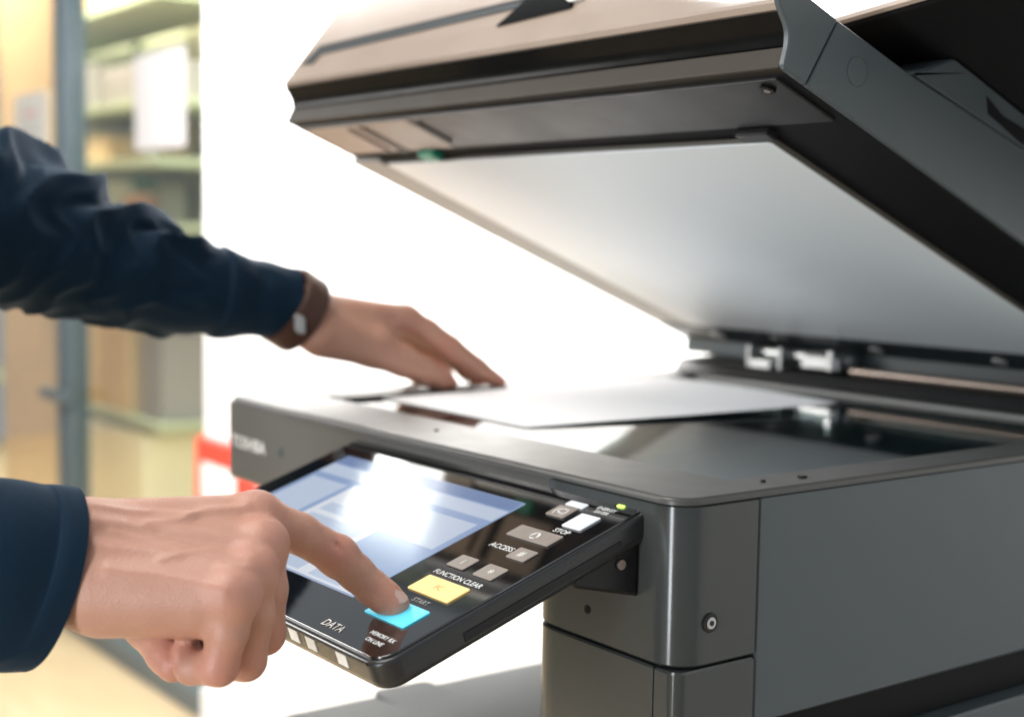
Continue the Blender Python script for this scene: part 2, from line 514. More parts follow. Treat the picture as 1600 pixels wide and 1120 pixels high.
# shelving behind the glass
sh = thing('shelving_unit', 'sage green shelving unit standing behind the glass partition', 'shelving', (-5.6, 1.75, FLOOR))
for z in (-0.58, -0.10, 0.16, 0.40, 0.62, 1.0):
    b = MB()
    b.rbox(-6.95, -4.35, 1.5, 1.95, z - 0.03, z, 0.004, 0.003)
    b.build('shelf_board', 'shelf', sh)
for x in (-6.93, -5.72, -4.37):
    b = MB()
    b.rbox(x - 0.02, x + 0.02, 1.955, 1.995, FLOOR, 1.4, 0.004, 0.003)
    b.build('upright', 'shelf', sh)
b = MB()
b.rbox(-6.95, -4.35, 1.998, 2.02, FLOOR, 1.4, 0.004, 0.003)
b.build('back_panel', 'cream', sh)
random.seed(4)
for name, lab, cat, x0, x1, y0, z0, h, mm in (
        ('storage_carton', 'longer mauve grey storage carton on the upper shelf behind the glass', 'carton', -5.66, -5.10, 1.53, 0.622, 0.17, 'mauve'),
        ('storage_carton', 'shorter mauve grey storage carton on the upper shelf, by the white wall', 'carton', -4.98, -4.42, 1.53, 0.622, 0.14, 'mauve'),
        ('cream_carton', 'cream carton beside the aluminium post, on the shelf under the mauve cartons', 'carton', -5.60, -5.34, 1.54, 0.402, 0.16, 'cream_card'),
        ('cardboard_box', 'kraft cardboard box between the cream carton and the globe lamp', 'box', -5.28, -4.98, 1.56, 0.402, 0.10, 'card'),
        ('stock_carton', 'cream carton beside the potted plant', 'carton', -5.30, -5.02, 1.55, 0.162, 0.17, 'cream_card'),
        ('stock_carton', 'kraft box at the post end of the plant shelf', 'carton', -5.62, -5.36, 1.55, 0.162, 0.13, 'card'),
        ('tall_parcel', 'tall kraft brown parcel standing on the low shelf behind the glass', 'parcel', -5.16, -4.70, 1.52, -0.578, 0.43, 'card'),
        ('tall_carton', 'tall cream carton on the low shelf beside the kraft parcel', 'carton', -5.66, -5.24, 1.54, -0.578, 0.40, 'cream_card'),
        ('narrow_carton', 'narrow mauve carton on the low shelf next to the white wall', 'carton', -4.62, -4.42, 1.54, -0.578, 0.33, 'mauve'),
        ('floor_carton', 'big cream carton on the floor under the lowest shelf', 'carton', -5.12, -4.50, 1.50, FLOOR + 0.001, 0.34, 'cream_card'),
        ('floor_carton', 'kraft carton on the floor under the lowest shelf', 'carton', -5.68, -5.20, 1.52, FLOOR + 0.001, 0.30, 'card'),
        ('flat_carton', 'flat kraft carton on the topmost shelf behind the glass', 'carton', -5.20, -4.60, 1.55, 1.002, 0.09, 'card')):
    tagged_box(name, lab, cat, x0, x1, y0, 1.9, z0, z0 + h, mm)
# plant
PLX = -4.80
pl = thing('potted_plant', 'small green plant in a terracotta pot on the shelf behind the glass', 'plant', (PLX, 1.62, 0.16))
b = MB()
b.cyl((PLX, 1.62, 0.1605), (PLX, 1.62, 0.27), 0.05, 0.072, 24, 0.004)
b.build('pot', 'terracotta', pl)
b = MB()
b.cyl((PLX, 1.62, 0.262), (PLX, 1.62, 0.31), 0.012, 0.008, 8)
b.build('trunk', 'wood', pl)
for k in range(26):
    a, e, l = random.uniform(0, 6.28), random.uniform(0.2, 1.3), random.uniform(0.05, 0.09)
    d = Vector((math.cos(a) * math.cos(e), math.sin(a) * math.cos(e), math.sin(e) * 0.8))
    o = Vector((PLX, 1.62, 0.28)) + d * random.uniform(0.01, 0.03)
    sd = d.cross(Vector((0, 0, 1))).normalized() * l * 0.22
    up = sd.cross(d).normalized() * l * 0.06
    b = MB()
    b.loft([[tuple(o), tuple(o + d * l * 0.4 + sd), tuple(o + d * l), tuple(o + d * l * 0.4 - sd)],
            [tuple(o + up * 0.3), tuple(o + d * l * 0.4 + sd + up), tuple(o + d * l + up * 0.3), tuple(o + d * l * 0.4 - sd + up)]])
    b.build('leaf', 'leaf', pl)
# globe lamp
GX = -4.64
gl = thing('globe_lamp', 'lit white globe lamp on the shelf behind the glass', 'lamp', (GX, 1.6, 0.402))
b = MB()
b.cyl((GX, 1.6, 0.4025), (GX, 1.6, 0.415), 0.04, 0.036, 24, 0.003)
b.cyl((GX, 1.6, 0.415), (GX, 1.6, 0.455), 0.012, n=12)
b.build('base', 'steel', gl)
b = MB()
b.ball((GX, 1.6, 0.503), 0.052, 24)
b.build('globe', 'globe', gl)
# wooden door leaf behind the glass
wd = thing('wooden_door', 'peach wooden door leaf standing behind the glass beyond the post', 'door', (-4.85, 1.2, FLOOR))
b = MB()
b.rbox(-5.15, -4.52, 1.18, 1.22, FLOOR + 0.005, 1.15, 0.004, 0.003)
b.build('leaf', 'wood', wd)
b = MB()
b.cyl((-4.6, 1.18, -0.05), (-4.6, 1.13, -0.05), 0.012)
b.cyl((-4.6, 1.135, -0.05), (-4.72, 1.135, -0.05), 0.01)
b.build('handle', 'steel', wd)
# red board on the wall
rb = thing('safety_board', 'red board with white plate hanging on the white wall', 'sign', (-2.28, WY, -0.42))
b = MB()
b.rbox(-2.358, -2.10, WY - 0.03, WY - 0.001, -0.50, -0.315, 0.008, 0.004)
b.build('board', 'red', rb)
b = MB()
b.rbox(-2.315, -2.15, WY - 0.034, WY - 0.0305, -0.475, -0.365, 0.004, 0.001)
b.build('plate', 'white', rb)

# ------------------------------------------------------------------ the photocopier
copier = thing('photocopier', 'charcoal office photocopier with its document lid raised', 'photocopier', (-0.29, 0.3, FLOOR))
W, D = 0.585, 0.60

# --- scanner bed
def frame_mesh(name, outer, inner, zt, zb, re, material, parent):
    """flat bezel with an opening: outer and inner rounded rectangles of equal point count"""
    b = MB()
    loops = []
    def lp(rect, ins, z):
        x0, x1, y0, y1, r = rect
        return [(x, y, z) for x, y in rrect(x0 + ins, x1 - ins, y0 + ins, y1 - ins, max(r - ins, 1e-4), 6)]
    loops.append(lp(outer, 0, zb))
    for k in range(6):
        t = R(90) * k / 5
        loops.append(lp(outer, re * (1 - math.cos(t)), zt - re * (1 - math.sin(t))))
    loops.append(lp(inner, -0.0015, zt))
    loops.append(lp(inner, 0, zt - 0.0015))
    loops.append(lp(inner, 0, zb))
    loops.append(lp(outer, 0, zb))
    b.loft(loops, False, False)
    bmesh.ops.remove_doubles(b.bm, verts=b.bm.verts, dist=1e-6)
    return b.build(name, material, parent, 40)
bezel = frame_mesh('platen_bezel', (-W, 0.0, 0.0, D, 0.018), (-0.545, -0.036, 0.072, 0.515, 0.003), 0.0, -0.0042, 0.0028, M['bezel'], copier)
b = MB()
b.rbox(-0.5445, -0.0365, 0.0725, 0.5145, -0.0052, -0.0022, 0.002, 0.0004)
b.build('platen_glass', 'platen_glass', copier)
b = MB()
b.rbox(-0.56, -0.02, 0.06, 0.53, -0.068, -0.060, 0.004, 0.002)
bay = b.build('scan_bay', 'bay', copier)
b = MB()
b.rbox(-0.47, -0.42, 0.078, 0.51, -0.0595, -0.02, 0.004, 0.002)
b.build('scan_carriage', 'black_matte', bay)
b = MB()
b.cyl((-0.55, 0.1, -0.03), (-0.03, 0.1, -0.03), 0.004, n=12)
b.build('guide_rod', 'steel', bay)
# original scale strips and slit glass divider
b = MB()
b.rbox(-0.5435, -0.532, 0.074, 0.513, -0.0021, 0.0006, 0.001, 0.0004, 2, 2)
b.build('size_scale', 'tray', bezel)
b = MB()
b.rbox(-0.531, -0.512, 0.074, 0.513, -0.0021, 0.0009, 0.001, 0.0004, 2, 2)
b.build('slit_divider', 'black', bezel)
b = MB()
b.rbox(-0.53, -0.037, 0.502, 0.513, -0.0019, 0.0008, 0.001, 0.0004, 2, 2)
b.build('size_scale', 'tray', bezel)
for (x, y) in ((-0.0165, 0.118), (-0.018, 0.085), (-0.30, 0.035)):
    b = MB()
    b.cyl((x, y, 0.0002), (x, y, 0.0014), 0.0032 if y > 0.1 else 0.0016, n=16, bev=0.0003)
    b.build('bezel_button', 'black', bezel)

# --- front cover under the bezel (left of the column)
b = MB()
b.prism(round_poly([(0.002, -0.0046), (0.002, -0.0745), (0.05, -0.0745), (0.05, -0.0046)], [0.001, 0.006, 0.001, 0.001]), -W + 0.001, -0.097, 0.0015)
fc = b.build('front_cover', 'plastic_lit', copier)
tx = Matrix(((1, 0, 0, 0), (0, 0, -1, 0), (0, 1, 0, 0), (0, 0, 0, 1)))
text('brand_lettering', 'TOSHIBA', 0.0148, Matrix.Translation((-0.545, 0.0017, -0.0395)) @ tx, 'white', fc, sx=1.05)
b = MB()
b.cyl((-0.487, 0.0022, -0.038), (-0.487, 0.0008, -0.038), 0.0042, n=16, bev=0.0003)
b.build('badge', 'plastic', fc)
# underside and left side of the scanner
b = MB()
b.rbox(-W + 0.004, -0.1435, 0.051, D - 0.004, -0.0740, -0.0690, 0.003, 0.001)
b.build('scanner_underside', 'black_matte', copier)
b = MB()
b.rbox(-W + 0.002, -W + 0.012, 0.0505, D - 0.003, -0.0685, -0.0046, 0.003, 0.001)
b.build('scanner_left_side', 'plastic', copier)
b = MB()
b.rbox(-W + 0.0125, -0.01, D - 0.02, D - 0.003, -0.0685, -0.0046, 0.003, 0.001)
b.build('scanner_back', 'plastic', copier)

# --- right column: rounded corner post, upper block and lower door
def column_plan(x0, x1, y0, y1, rl, rr):
    pts = [(x1, y1), (x0, y1), (x0, y0), (x1, y0)]
    return round_poly(pts, [0, 0, rl, rr], 10)
HS = -0.0985
def col_piece(name, plan, z0, z1, material, bev=0.0012):
    b = MB()
    b.prism(plan, z0, z1, bev, axis=2)
    return b.build(name, material, copier, 40)
col_piece('column_cover', column_plan(-0.142, -0.0005, 0.001, 0.0633, 0.05, 0.024), HS, -0.0046, M['plastic_shaded'])
low = col_piece('corner_cover', column_plan(-0.0195, -0.0005, 0.001, 0.0633, 0.001, 0.024), -0.62, HS - 0.0016, M['plastic_shaded'])
door = col_piece('lower_door', column_plan(-0.142, -0.0207, 0.0012, 0.0630, 0.05, 0.001), -0.62, HS - 0.0016, M['plastic_shaded'])
b = MB()
b.rbox(-0.139, -0.004, 0.006, 0.06, -0.60, -0.006, 0.02, 0.001)
b.build('column_core', 'black_matte', copier)
# side screw with collar, small hole
def side_screw(x, y, z, parent):
    b = MB()
    b.cyl((x - 0.0005, y, z), (x + 0.0012, y, z), 0.0058, n=28, bev=0.0004)
    o = b.build('screw_collar', 'black', parent)
    b = MB()
    b.cyl((x + 0.0012, y, z), (x + 0.0018, y, z), 0.0036, n=20, bev=0.0003)
    b.build('screw', 'steel', parent)
    b = MB()
    b.cyl((x + 0.0018, y, z), (x + 0.0021, y, z), 0.0016, n=12)
    b.build('screw_slot', 'black', parent)
colm = bpy.data.objects['column_cover']
side_screw(-0.0005, 0.026, -0.0735, colm)
b = MB()
b.cyl((-0.080, 0.0015, -0.080), (-0.080, 0.0004, -0.080), 0.0026, n=16)
b.build('pin_hole', 'black_matte', colm)

# --- right side panels
def side_panel(name, y0, y1, z0, z1, material='plastic', x=-0.0012):
    b = MB()
    b.prism(round_poly([(y0, z0), (y1, z0), (y1, z1), (y0, z1)], 0.0012, 2), x - 0.02, x, 0.001)
    return b.build(name, material, copier)
side_panel('side_panel', 0.0652, D, -0.1413, -0.0046)
side_panel('side_recess', 0.066, D, -0.172, -0.1420, 'black_matte', -0.012)
side_panel('lower_side_panel', 0.0652, 0.1600, -0.62, -0.1728, 'plastic', -0.0016)
side_panel('lower_side_panel', 0.1612, D, -0.62, -0.1728, 'plastic', 0.0020)
# --- in-body tray and rear body
b = MB()
b.prism(round_poly([(-0.56, -0.302), (-0.50, -0.268), (-0.30, -0.252), (-0.144, -0.246), (-0.144, -0.34), (-0.56, -0.34)], [0.006, 0.02, 0.02, 0, 0, 0.004]), 0.02, 0.40, 0.003, axis=1)
tr = b.build('output_tray', 'out_tray', copier)
b = MB()
b.rbox(-0.50, -0.42, 0.10, 0.16, -0.2685, -0.2640, 0.01, 0.001)
b.build('paper_stop', 'out_tray', tr)
b = MB()
b.rbox(-W, -0.1435, 0.41, D - 0.004, -0.62, -0.0745, 0.006, 0.002)
b.build('rear_body', 'plastic', copier)
b = MB()
b.rbox(-W, -0.1435, 0.004, 0.409, -0.62, -0.3405, 0.006, 0.002)
b.build('main_body', 'plastic', copier)
b = MB()
b.rbox(-0.1425, -0.0225, 0.0645, D - 0.004, -0.62, -0.0705, 0.004, 0.002)
b.build('inner_frame', 'black_matte', copier)
for k in range(2):
    z0 = FLOOR + 0.03 + 0.165 * k
    b = MB()
    b.rbox(-W, 0, 0, D, z0, z0 + 0.16, 0.014, 0.003)
    dr = b.build('paper_drawer', 'plastic', copier)
    b = MB()
    b.rbox(-0.40, -0.18, -0.006, -0.0005, z0 + 0.10, z0 + 0.13, 0.002, 0.001)
    b.build('handle', 'black', dr)
for x in (-0.53, -0.05):
    for y in (0.06, 0.54):
        b = MB()
        b.cyl((x - 0.014, y, FLOOR + 0.0152), (x + 0.014, y, FLOOR + 0.0152), 0.015, n=20, bev=0.003)
        b.build('caster', 'black', copier)

# --- control panel
PH = R(18.73)
PM = Matrix(((1, 0, 0, 0), (0, math.cos(PH), -math.sin(PH), 0.0), (0, math.sin(PH), math.cos(PH), -0.012), (0, 0, 0, 1)))
b = MB(PM)
PXR, PXL, PVF, PVB = -0.031, -0.362, -0.187, 0.012
b.rbox(PXL, PXR, PVF, PVB, -0.020, -0.0012, 0.014, 0.0025, 8, 4, 0.008)
cp = b.build('control_panel', 'panel_plastic', copier)
b = MB(PM)
b.rbox(PXL + 0.0035, PXR - 0.0035, PVF + 0.0035, PVB - 0.0035, -0.0012, 0.0, 0.011, 0.0006, 8, 3, 0.0001)
b.build('panel_glass', 'panel_glass', cp)
# thin side insert
b = MB(PM)
b.rbox(PXR - 0.001, PXR + 0.0006, -0.135, -0.02, -0.0135, -0.0085, 0.0006, 0.0002, 2, 2)
b.build('side_insert', 'black', cp)
# touch screen made of flat lit fields
SX0, SX1, SV0, SV1 = -0.334, -0.116, -0.150, -0.021
b = MB(PM)
def field(x0, x1, v0, v1, mi, w):
    b.quad([(x0, v0, w), (x1, v0, w), (x1, v1, w), (x0, v1, w)], mi)
b.rbox(SX0, SX1, SV0, SV1, -0.0005, 0.0003, 0.001, 0.0002, 2, 2)
field(SX0 + 0.001, SX1 - 0.001, SV1 - 0.012, SV1 - 0.001, 3, 0.0004)
field(SX0 + 0.001, SX1 - 0.001, SV1 - 0.027, SV1 - 0.0135, 1, 0.0004)
field(SX0 + 0.006, SX0 + 0.055, SV0 + 0.052, SV1 - 0.034, 1, 0.0004)
field(SX0 + 0.062, SX0 + 0.150, SV0 + 0.020, SV1 - 0.032, 2, 0.0004)
field(SX0 + 0.156, SX1 - 0.006, SV0 + 0.060, SV1 - 0.034, 1, 0.0004)
field(SX0 + 0.156, SX1 - 0.006, SV0 + 0.020, SV0 + 0.055, 0, 0.0004)
field(SX0 + 0.006, SX0 + 0.055, SV0 + 0.020, SV0 + 0.047, 2, 0.0004)
field(SX0 + 0.001, SX1 - 0.001, SV0 + 0.001, SV0 + 0.015, 2, 0.0004)
for k in range(3):
    field(SX0 + 0.070, SX0 + 0.142, SV0 + 0.030 + 0.016 * k, SV0 + 0.041 + 0.016 * k, 1, 0.0006)
for k in range(4):
    field(SX0 + 0.008 + 0.05 * k, SX0 + 0.046 + 0.05 * k, SV0 + 0.003, SV0 + 0.013, 1, 0.0006)
b.build('touch_screen', ['screen_blue', 'screen_pale', 'screen_white', 'screen_dark'], cp, 0, recalc=False)

def key(x0, x1, v0, v1, material, name='key', h=0.0010):
    b = MB(PM)
    b.rbox(x0, x1, v0, v1, 0.0001, h, 0.0012, 0.0004, 3, 2)
    return b.build(name, material, cp)
def ptext(s, x, v, size, material='white', w=0.0003, name='key_lettering', sx=1.0, parent=None):
    return text(name, s, size, PM @ Matrix.Translation((x, v, w)), material, parent or cp, 0.00005, sx=sx)
k = key(-0.0905, -0.0735, -0.0265, -0.0135, 'key_grey')
ptext('(C)', -0.082, -0.020, 0.0085, w=0.0011, parent=k)
key(-0.0885, -0.0715, -0.0125, -0.0065, 'key_white', 'key_indicator')
key(-0.0665, -0.0490, -0.0335, -0.0165, 'key_white')
ptext('ENERGY\nSAVER', -0.0560, -0.0085, 0.0044)
k = key(-0.0920, -0.0520, -0.0560, -0.0430, 'key_grey')
b = MB(PM)
b.cyl((-0.0705, -0.0500, 0.0009), (-0.0705, -0.0500, 0.0012), 0.0036, n=20)
b.build('stop_symbol', 'white', k)
b = MB(PM)
b.loft([[(-0.0735 + 0.0, -0.0525, 0.0012), (-0.0675, -0.0525, 0.0012), (-0.0705, -0.0470, 0.0012)], [(-0.0735, -0.0525, 0.0014), (-0.0675, -0.0525, 0.0014), (-0.0705, -0.0470, 0.0014)]])
b.build('stop_symbol', 'key_grey', k)
ptext('STOP', -0.0600, -0.0385, 0.0058)
k = key(-0.0670, -0.0500, -0.0755, -0.0635, 'key_grey')
ptext('#', -0.0585, -0.0695, 0.0080, w=0.0011, parent=k)
ptext('ACCESS', -0.0800, -0.0680, 0.0062)
k = key(-0.0950, -0.0780, -0.0985, -0.0855, 'key_grey')
ptext('i', -0.0860, -0.0920, 0.0075, w=0.0011, parent=k)
k = key(-0.0680, -0.0500, -0.0990, -0.0855, 'key_grey')
ptext('*', -0.0585, -0.0940, 0.0095, w=0.0011, parent=k)
ptext('FUNCTION CLEAR', -0.0725, -0.1060, 0.0058, sx=0.95)
k = key(-0.0930, -0.0525, -0.1275, -0.1110, 'key_yellow')
ptext('FC', -0.0725, -0.1193, 0.0060, 'card', 0.0011, parent=k)
ptext('START', -0.0700, -0.1335, 0.0052, 'tray')
k = key(-0.0930, -0.0525, -0.1570, -0.1385, 'key_blue')
ptext('DATA', -0.0960, -0.1755, 0.0080, 'white')
ptext('MEMORY RX', -0.0560, -0.1680, 0.0042)
ptext('ON LINE', -0.0560, -0.1735, 0.0042)
ptext('MAIN POWER', -0.0720, 0.0030, 0.0042)
b = MB(PM)
b.rbox(-0.0535, -0.0475, -0.0010, 0.0045, 0.0001, 0.0009, 0.001, 0.0003, 3, 2)
b.build('led', 'led', cp)
# indicator lamps along the front edge
for x in (-0.125, -0.105, -0.071):
    b = MB(PM)
    b.rbox(x - 0.0055, x + 0.0055, PVF - 0.0006, PVF + 0.0012, -0.011, -0.0035, 0.0005, 0.0002, 2, 2)
    b.build('front_indicator', 'white', cp)
b = MB(PM)
b.rbox(PXL + 0.012, PXR - 0.012, PVF - 0.0004, PVF + 0.002, -0.0034, -0.0022, 0.0004, 0.0001, 2, 2)
b.build('front_groove', 'black', cp)
# bracket that carries the panel
b = MB()
b.prism(round_poly([(0.0005, -0.024), (-0.045, -0.036), (-0.05, -0.050), (0.0005, -0.062)], [0, 0.004, 0.01, 0]), -0.105, -0.034, 0.002)
br = b.build('panel_bracket', 'black', copier)
b = MB()
b.prism(round_poly([(0.0006, -0.020), (-0.03, -0.030), (-0.03, -0.055), (0.0006, -0.055)], [0, 0.003, 0.006, 0]), -0.34, -0.15, 0.002)
b.build('panel_bracket', 'black', copier)
b = MB()
b.cyl((-0.0335, -0.014, -0.041), (-0.0320, -0.014, -0.041), 0.003, n=14)
b.build('bracket_screw', 'rod', br)

# --- lid with document feeder. local axes: x along the width, s away from the hinge, n up from the white sheet
TH, YH, ZH = R(22.11), 0.5637, 0.0442
LM = Matrix(((1, 0, 0, 0), (0, -math.cos(TH), math.sin(TH), YH), (0, math.sin(TH), math.cos(TH), ZH), (0, 0, 0, 1)))
XL = -0.614
# underside frame (body of the lid)
b = MB(LM)
b.prism(round_poly([(-0.01, 0.0), (0.4615, 0.0), (0.4625, -0.0002), (0.5235, -0.0002), (0.5245, 0.016), (0.515, 0.040), (-0.01, 0.050)], [0.004, 0, 0, 0.003, 0.003, 0.01, 0.004], 3), XL + 0.004, -0.0035, 0.002)
lid = b.build('lid', 'black_matte', copier)
b = MB(LM)
b.prism(round_poly([(0.466, -0.0022), (0.522, -0.0022), (0.522, 0.001), (0.466, 0.001)], 0.0006, 2), XL + 0.012, -0.012, 0.001)
b.build('front_underside', 'black', lid)
# white sheet on its foam pad
b = MB(LM)
b.rbox(-0.556, -0.078, 0.030, 0.448, -0.0042, -0.0002, 0.004, 0.0008)
pad = b.build('foam_pad', 'pad_edge', lid)
b = MB(LM)
b.rbox(-0.556, -0.078, 0.030, 0.4485, -0.0056, -0.0044, 0.004, 0.0004)
b.build('white_backing_sheet', 'white_pad', pad)
# feeder strip with slots on the front left of the underside
for x, w, s0, s1, mname in ((-0.520, 0.004, 0.470, 0.515, 'gloss_black'), (-0.497, 0.007, 0.466, 0.517, 'gloss_black'), (-0.412, 0.003, 0.478, 0.513, 'gloss_black')):
    b = MB(LM)
    b.rbox(x - w, x + w, s0, s1, -0.0036, -0.0020, 0.001, 0.0003, 2, 2)
    b.build('slot', mname, lid)
b = MB(LM)
b.rbox(-0.590, -0.420, 0.468, 0.520, -0.0030, -0.0023, 0.003, 0.0003, 3, 2)
b.build('feeder_strip', 'taupe', lid)
b = MB(LM)
b.rbox(-0.482, -0.458, 0.452, 0.464, -0.007, -0.0002, 0.002, 0.001, 3, 2)
b.build('green_clip', 'green', lid)
b = MB(LM)
b.rbox(-0.612, -0.560, 0.03, 0.455, -0.0050, -0.0003, 0.003, 0.001)
b.build('left_rail', 'tray', lid)
b = MB(LM)
b.rbox(-0.099, -0.070, 0.4515, 0.4625, -0.006, -0.0002, 0.002, 0.001)
b.build('corner_stop', 'black', lid)
b = MB(LM)
b.cyl((-0.0265, 0.513, -0.0023), (-0.0265, 0.513, -0.0038), 0.005, n=24, bev=0.0004)
b.build('screw', 'gloss_black', lid)
b = MB(LM)
b.cyl((-0.0265, 0.513, -0.0038), (-0.0265, 0.513, -0.0043), 0.0022, n=16)
b.build('screw_head', 'rod', lid)
# front: lower band, grip recess, feeder cover
def lid_strip(name, prof, x0, x1, material, rad=0.001, bev=0.001):
    b = MB(LM)
    b.prism(round_poly(prof, rad, 4), x0, x1, bev)
    return b.build(name, material, lid, 40)
lid_strip('front_band', [(0.5165, 0.0015), (0.5300, 0.0005), (0.5300, 0.0150), (0.5165, 0.0150)], XL, -0.0045, M['umber'], [0.001, 0.002, 0.002, 0.001])
lid_strip('grip_recess', [(0.5140, 0.0155), (0.5290, 0.0155), (0.5320, 0.0215), (0.5440, 0.0300), (0.5140, 0.0300)], XL, -0.0045, M['gloss_black'], [0, 0.001, 0.012, 0.001, 0])
# feeder cover: front face leaning back, tall over the feeder and dropping towards the right end
b = MB(LM)
loops = []
for x, top in ((XL, 0.134), (XL + 0.003, 0.137), (-0.36, 0.137), (-0.30, 0.128), (-0.12, 0.062), (-0.05, 0.046), (-0.0046, 0.046)):
    back = 0.30 if top > 0.1 else 0.40
    e = 0.0015 if x in (XL,) else 0
    st = 0.545 - 0.26 * (top - 0.032)
    prof = [(0.512, 0.0306), (0.5445 - e, 0.0306), (0.5470 - e, 0.0335), (0.5455 - e, 0.0370), (st + 0.002 - e, top - 0.008), (st - 0.003, top - 0.002), (st - 0.012, top), (back, top + 0.004), (back, 0.052), (0.512, 0.0405)]
    loops.append([(x, s, n) for s, n in prof])
b.loft(loops)
fcv = b.build('feeder_cover', 'taupe', lid, 25)
# groove on the cover's front face and the dark paper guide behind it
def on_face(x, n, off=0.0):
    return (x, 0.5463 - 0.26 * (n - 0.0335) + off, n)
def face_strip(name, pts, off0, off1, material):
    b = MB(LM)
    b.loft([[on_face(x, n, off0) for x, n in pts], [on_face(x, n, off1) for x, n in pts]])
    return b.build(name, material, fcv, 0)
face_strip('groove', [(-0.600, 0.052), (-0.590, 0.052), (-0.586, 0.066), (-0.27, 0.078), (-0.27, 0.082), (-0.588, 0.073)], -0.001, 0.0007, 'black')
face_strip('groove_lip', [(-0.589, 0.052), (-0.578, 0.051), (-0.574, 0.0615), (-0.27, 0.073), (-0.27, 0.0775), (-0.5855, 0.0655)], -0.001, 0.0009, 'dark_teal')
face_strip('latch', [(-0.298, 0.056), (-0.215, 0.062), (-0.222, 0.075), (-0.272, 0.095), (-0.286, 0.070)], -0.001, 0.0016, 'gloss_black')
face_strip('latch_label', [(-0.246, 0.080), (-0.2190, 0.0665), (-0.2060, 0.069), (-0.238, 0.087)], -0.001, 0.0020, 'white')
# right end cap and side cover
cap = [(0.511, -0.0005), (0.5320, -0.0005), (0.5335, 0.0140), (0.5370, 0.0220), (0.5490, 0.0300), (0.5530, 0.0350), (0.5500, 0.0430), (0.540, 0.0455), (0.5020, 0.0455)]
b = MB(LM)
b.prism(round_poly(cap, [0, 0.004, 0.006, 0.008, 0.006, 0.004, 0.006, 0.004, 0], 5), -0.0040, 0.0012, 0.0010)
b.build('end_cap', 'plastic', lid, 40)
side = [(-0.02, 0.0), (0.5100, -0.0005), (0.5010, 0.0455), (0.430, 0.0470), (0.30, 0.0560), (0.10, 0.062), (-0.02, 0.062)]
b = MB(LM)
b.prism(round_poly(side, 0.001, 2), -0.0040, 0.0010, 0.0010)
sc = b.build('side_cover', 'plastic', lid, 40)
b = MB(LM)
b.cyl((0.0009, 0.474, 0.026), (0.0016, 0.474, 0.026), 0.0088, n=28, bev=0.0005)
b.build('blind_cap', 'plastic', sc)
# top of the lid, hinge block and the tray of the feeder
b = MB(LM)
b.prism([(-0.01, 0.0505), (0.50, 0.0412), (0.50, 0.0440), (-0.01, 0.0560)], XL + 0.006, -0.0045)
b.build('lid_top', 'black_matte', lid)
b = MB(LM)
b.prism(round_poly([(0.425, 0.0490), (0.392, 0.0765), (0.372, 0.0770), (0.12, 0.0800), (0.12, 0.058), (0.30, 0.0565)], [0.001, 0.003, 0.002, 0.004, 0, 0], 4), -0.036, -0.0002, 0.0012)
hb = b.build('tray_hinge_block', 'plastic', lid, 40)
b = MB(LM)
b.prism(round_poly([(0.345, 0.0600), (0.352, 0.0700), (0.330, 0.0660), (0.300, 0.0690), (0.300, 0.0585)], 0.0008, 2), -0.01, 0.0004, 0.0003)
b.build('hinge_cutout', 'black_matte', hb)
b = MB(LM)
loops = []
for x in (-0.33, -0.15, 0.0, 0.10, 0.135):
    n0 = 0.079 + 0.14 * x
    loops.append([(x, 0.455, n0), (x, 0.455, n0 + 0.004), (x, 0.452, n0 + 0.006), (x, 0.05, n0 + 0.012), (x, 0.05, n0 + 0.004), (x, 0.452, n0 - 0.002)])
b.loft(loops)
tray = b.build('feeder_tray', 'black_matte', lid, 30)
b = MB(LM)
loops = []
for x in (-0.33, 0.0, 0.135):
    n0 = 0.079 + 0.14 * x
    loops.append([(x, 0.4555, n0 - 0.001), (x, 0.4575, n0 + 0.0005), (x, 0.4575, n0 + 0.004), (x, 0.4555, n0 + 0.005)])
b.loft(loops)
b.build('tray_edge', 'taupe', tray)
b = MB(LM)
b.prism(round_poly([(0.20, 0.0765), (0.16, 0.105), (0.05, 0.12), (0.05, 0.08)], 0.002, 2), -0.03, 0.03, 0.001)
b.build('tray_rib', 'black', tray)
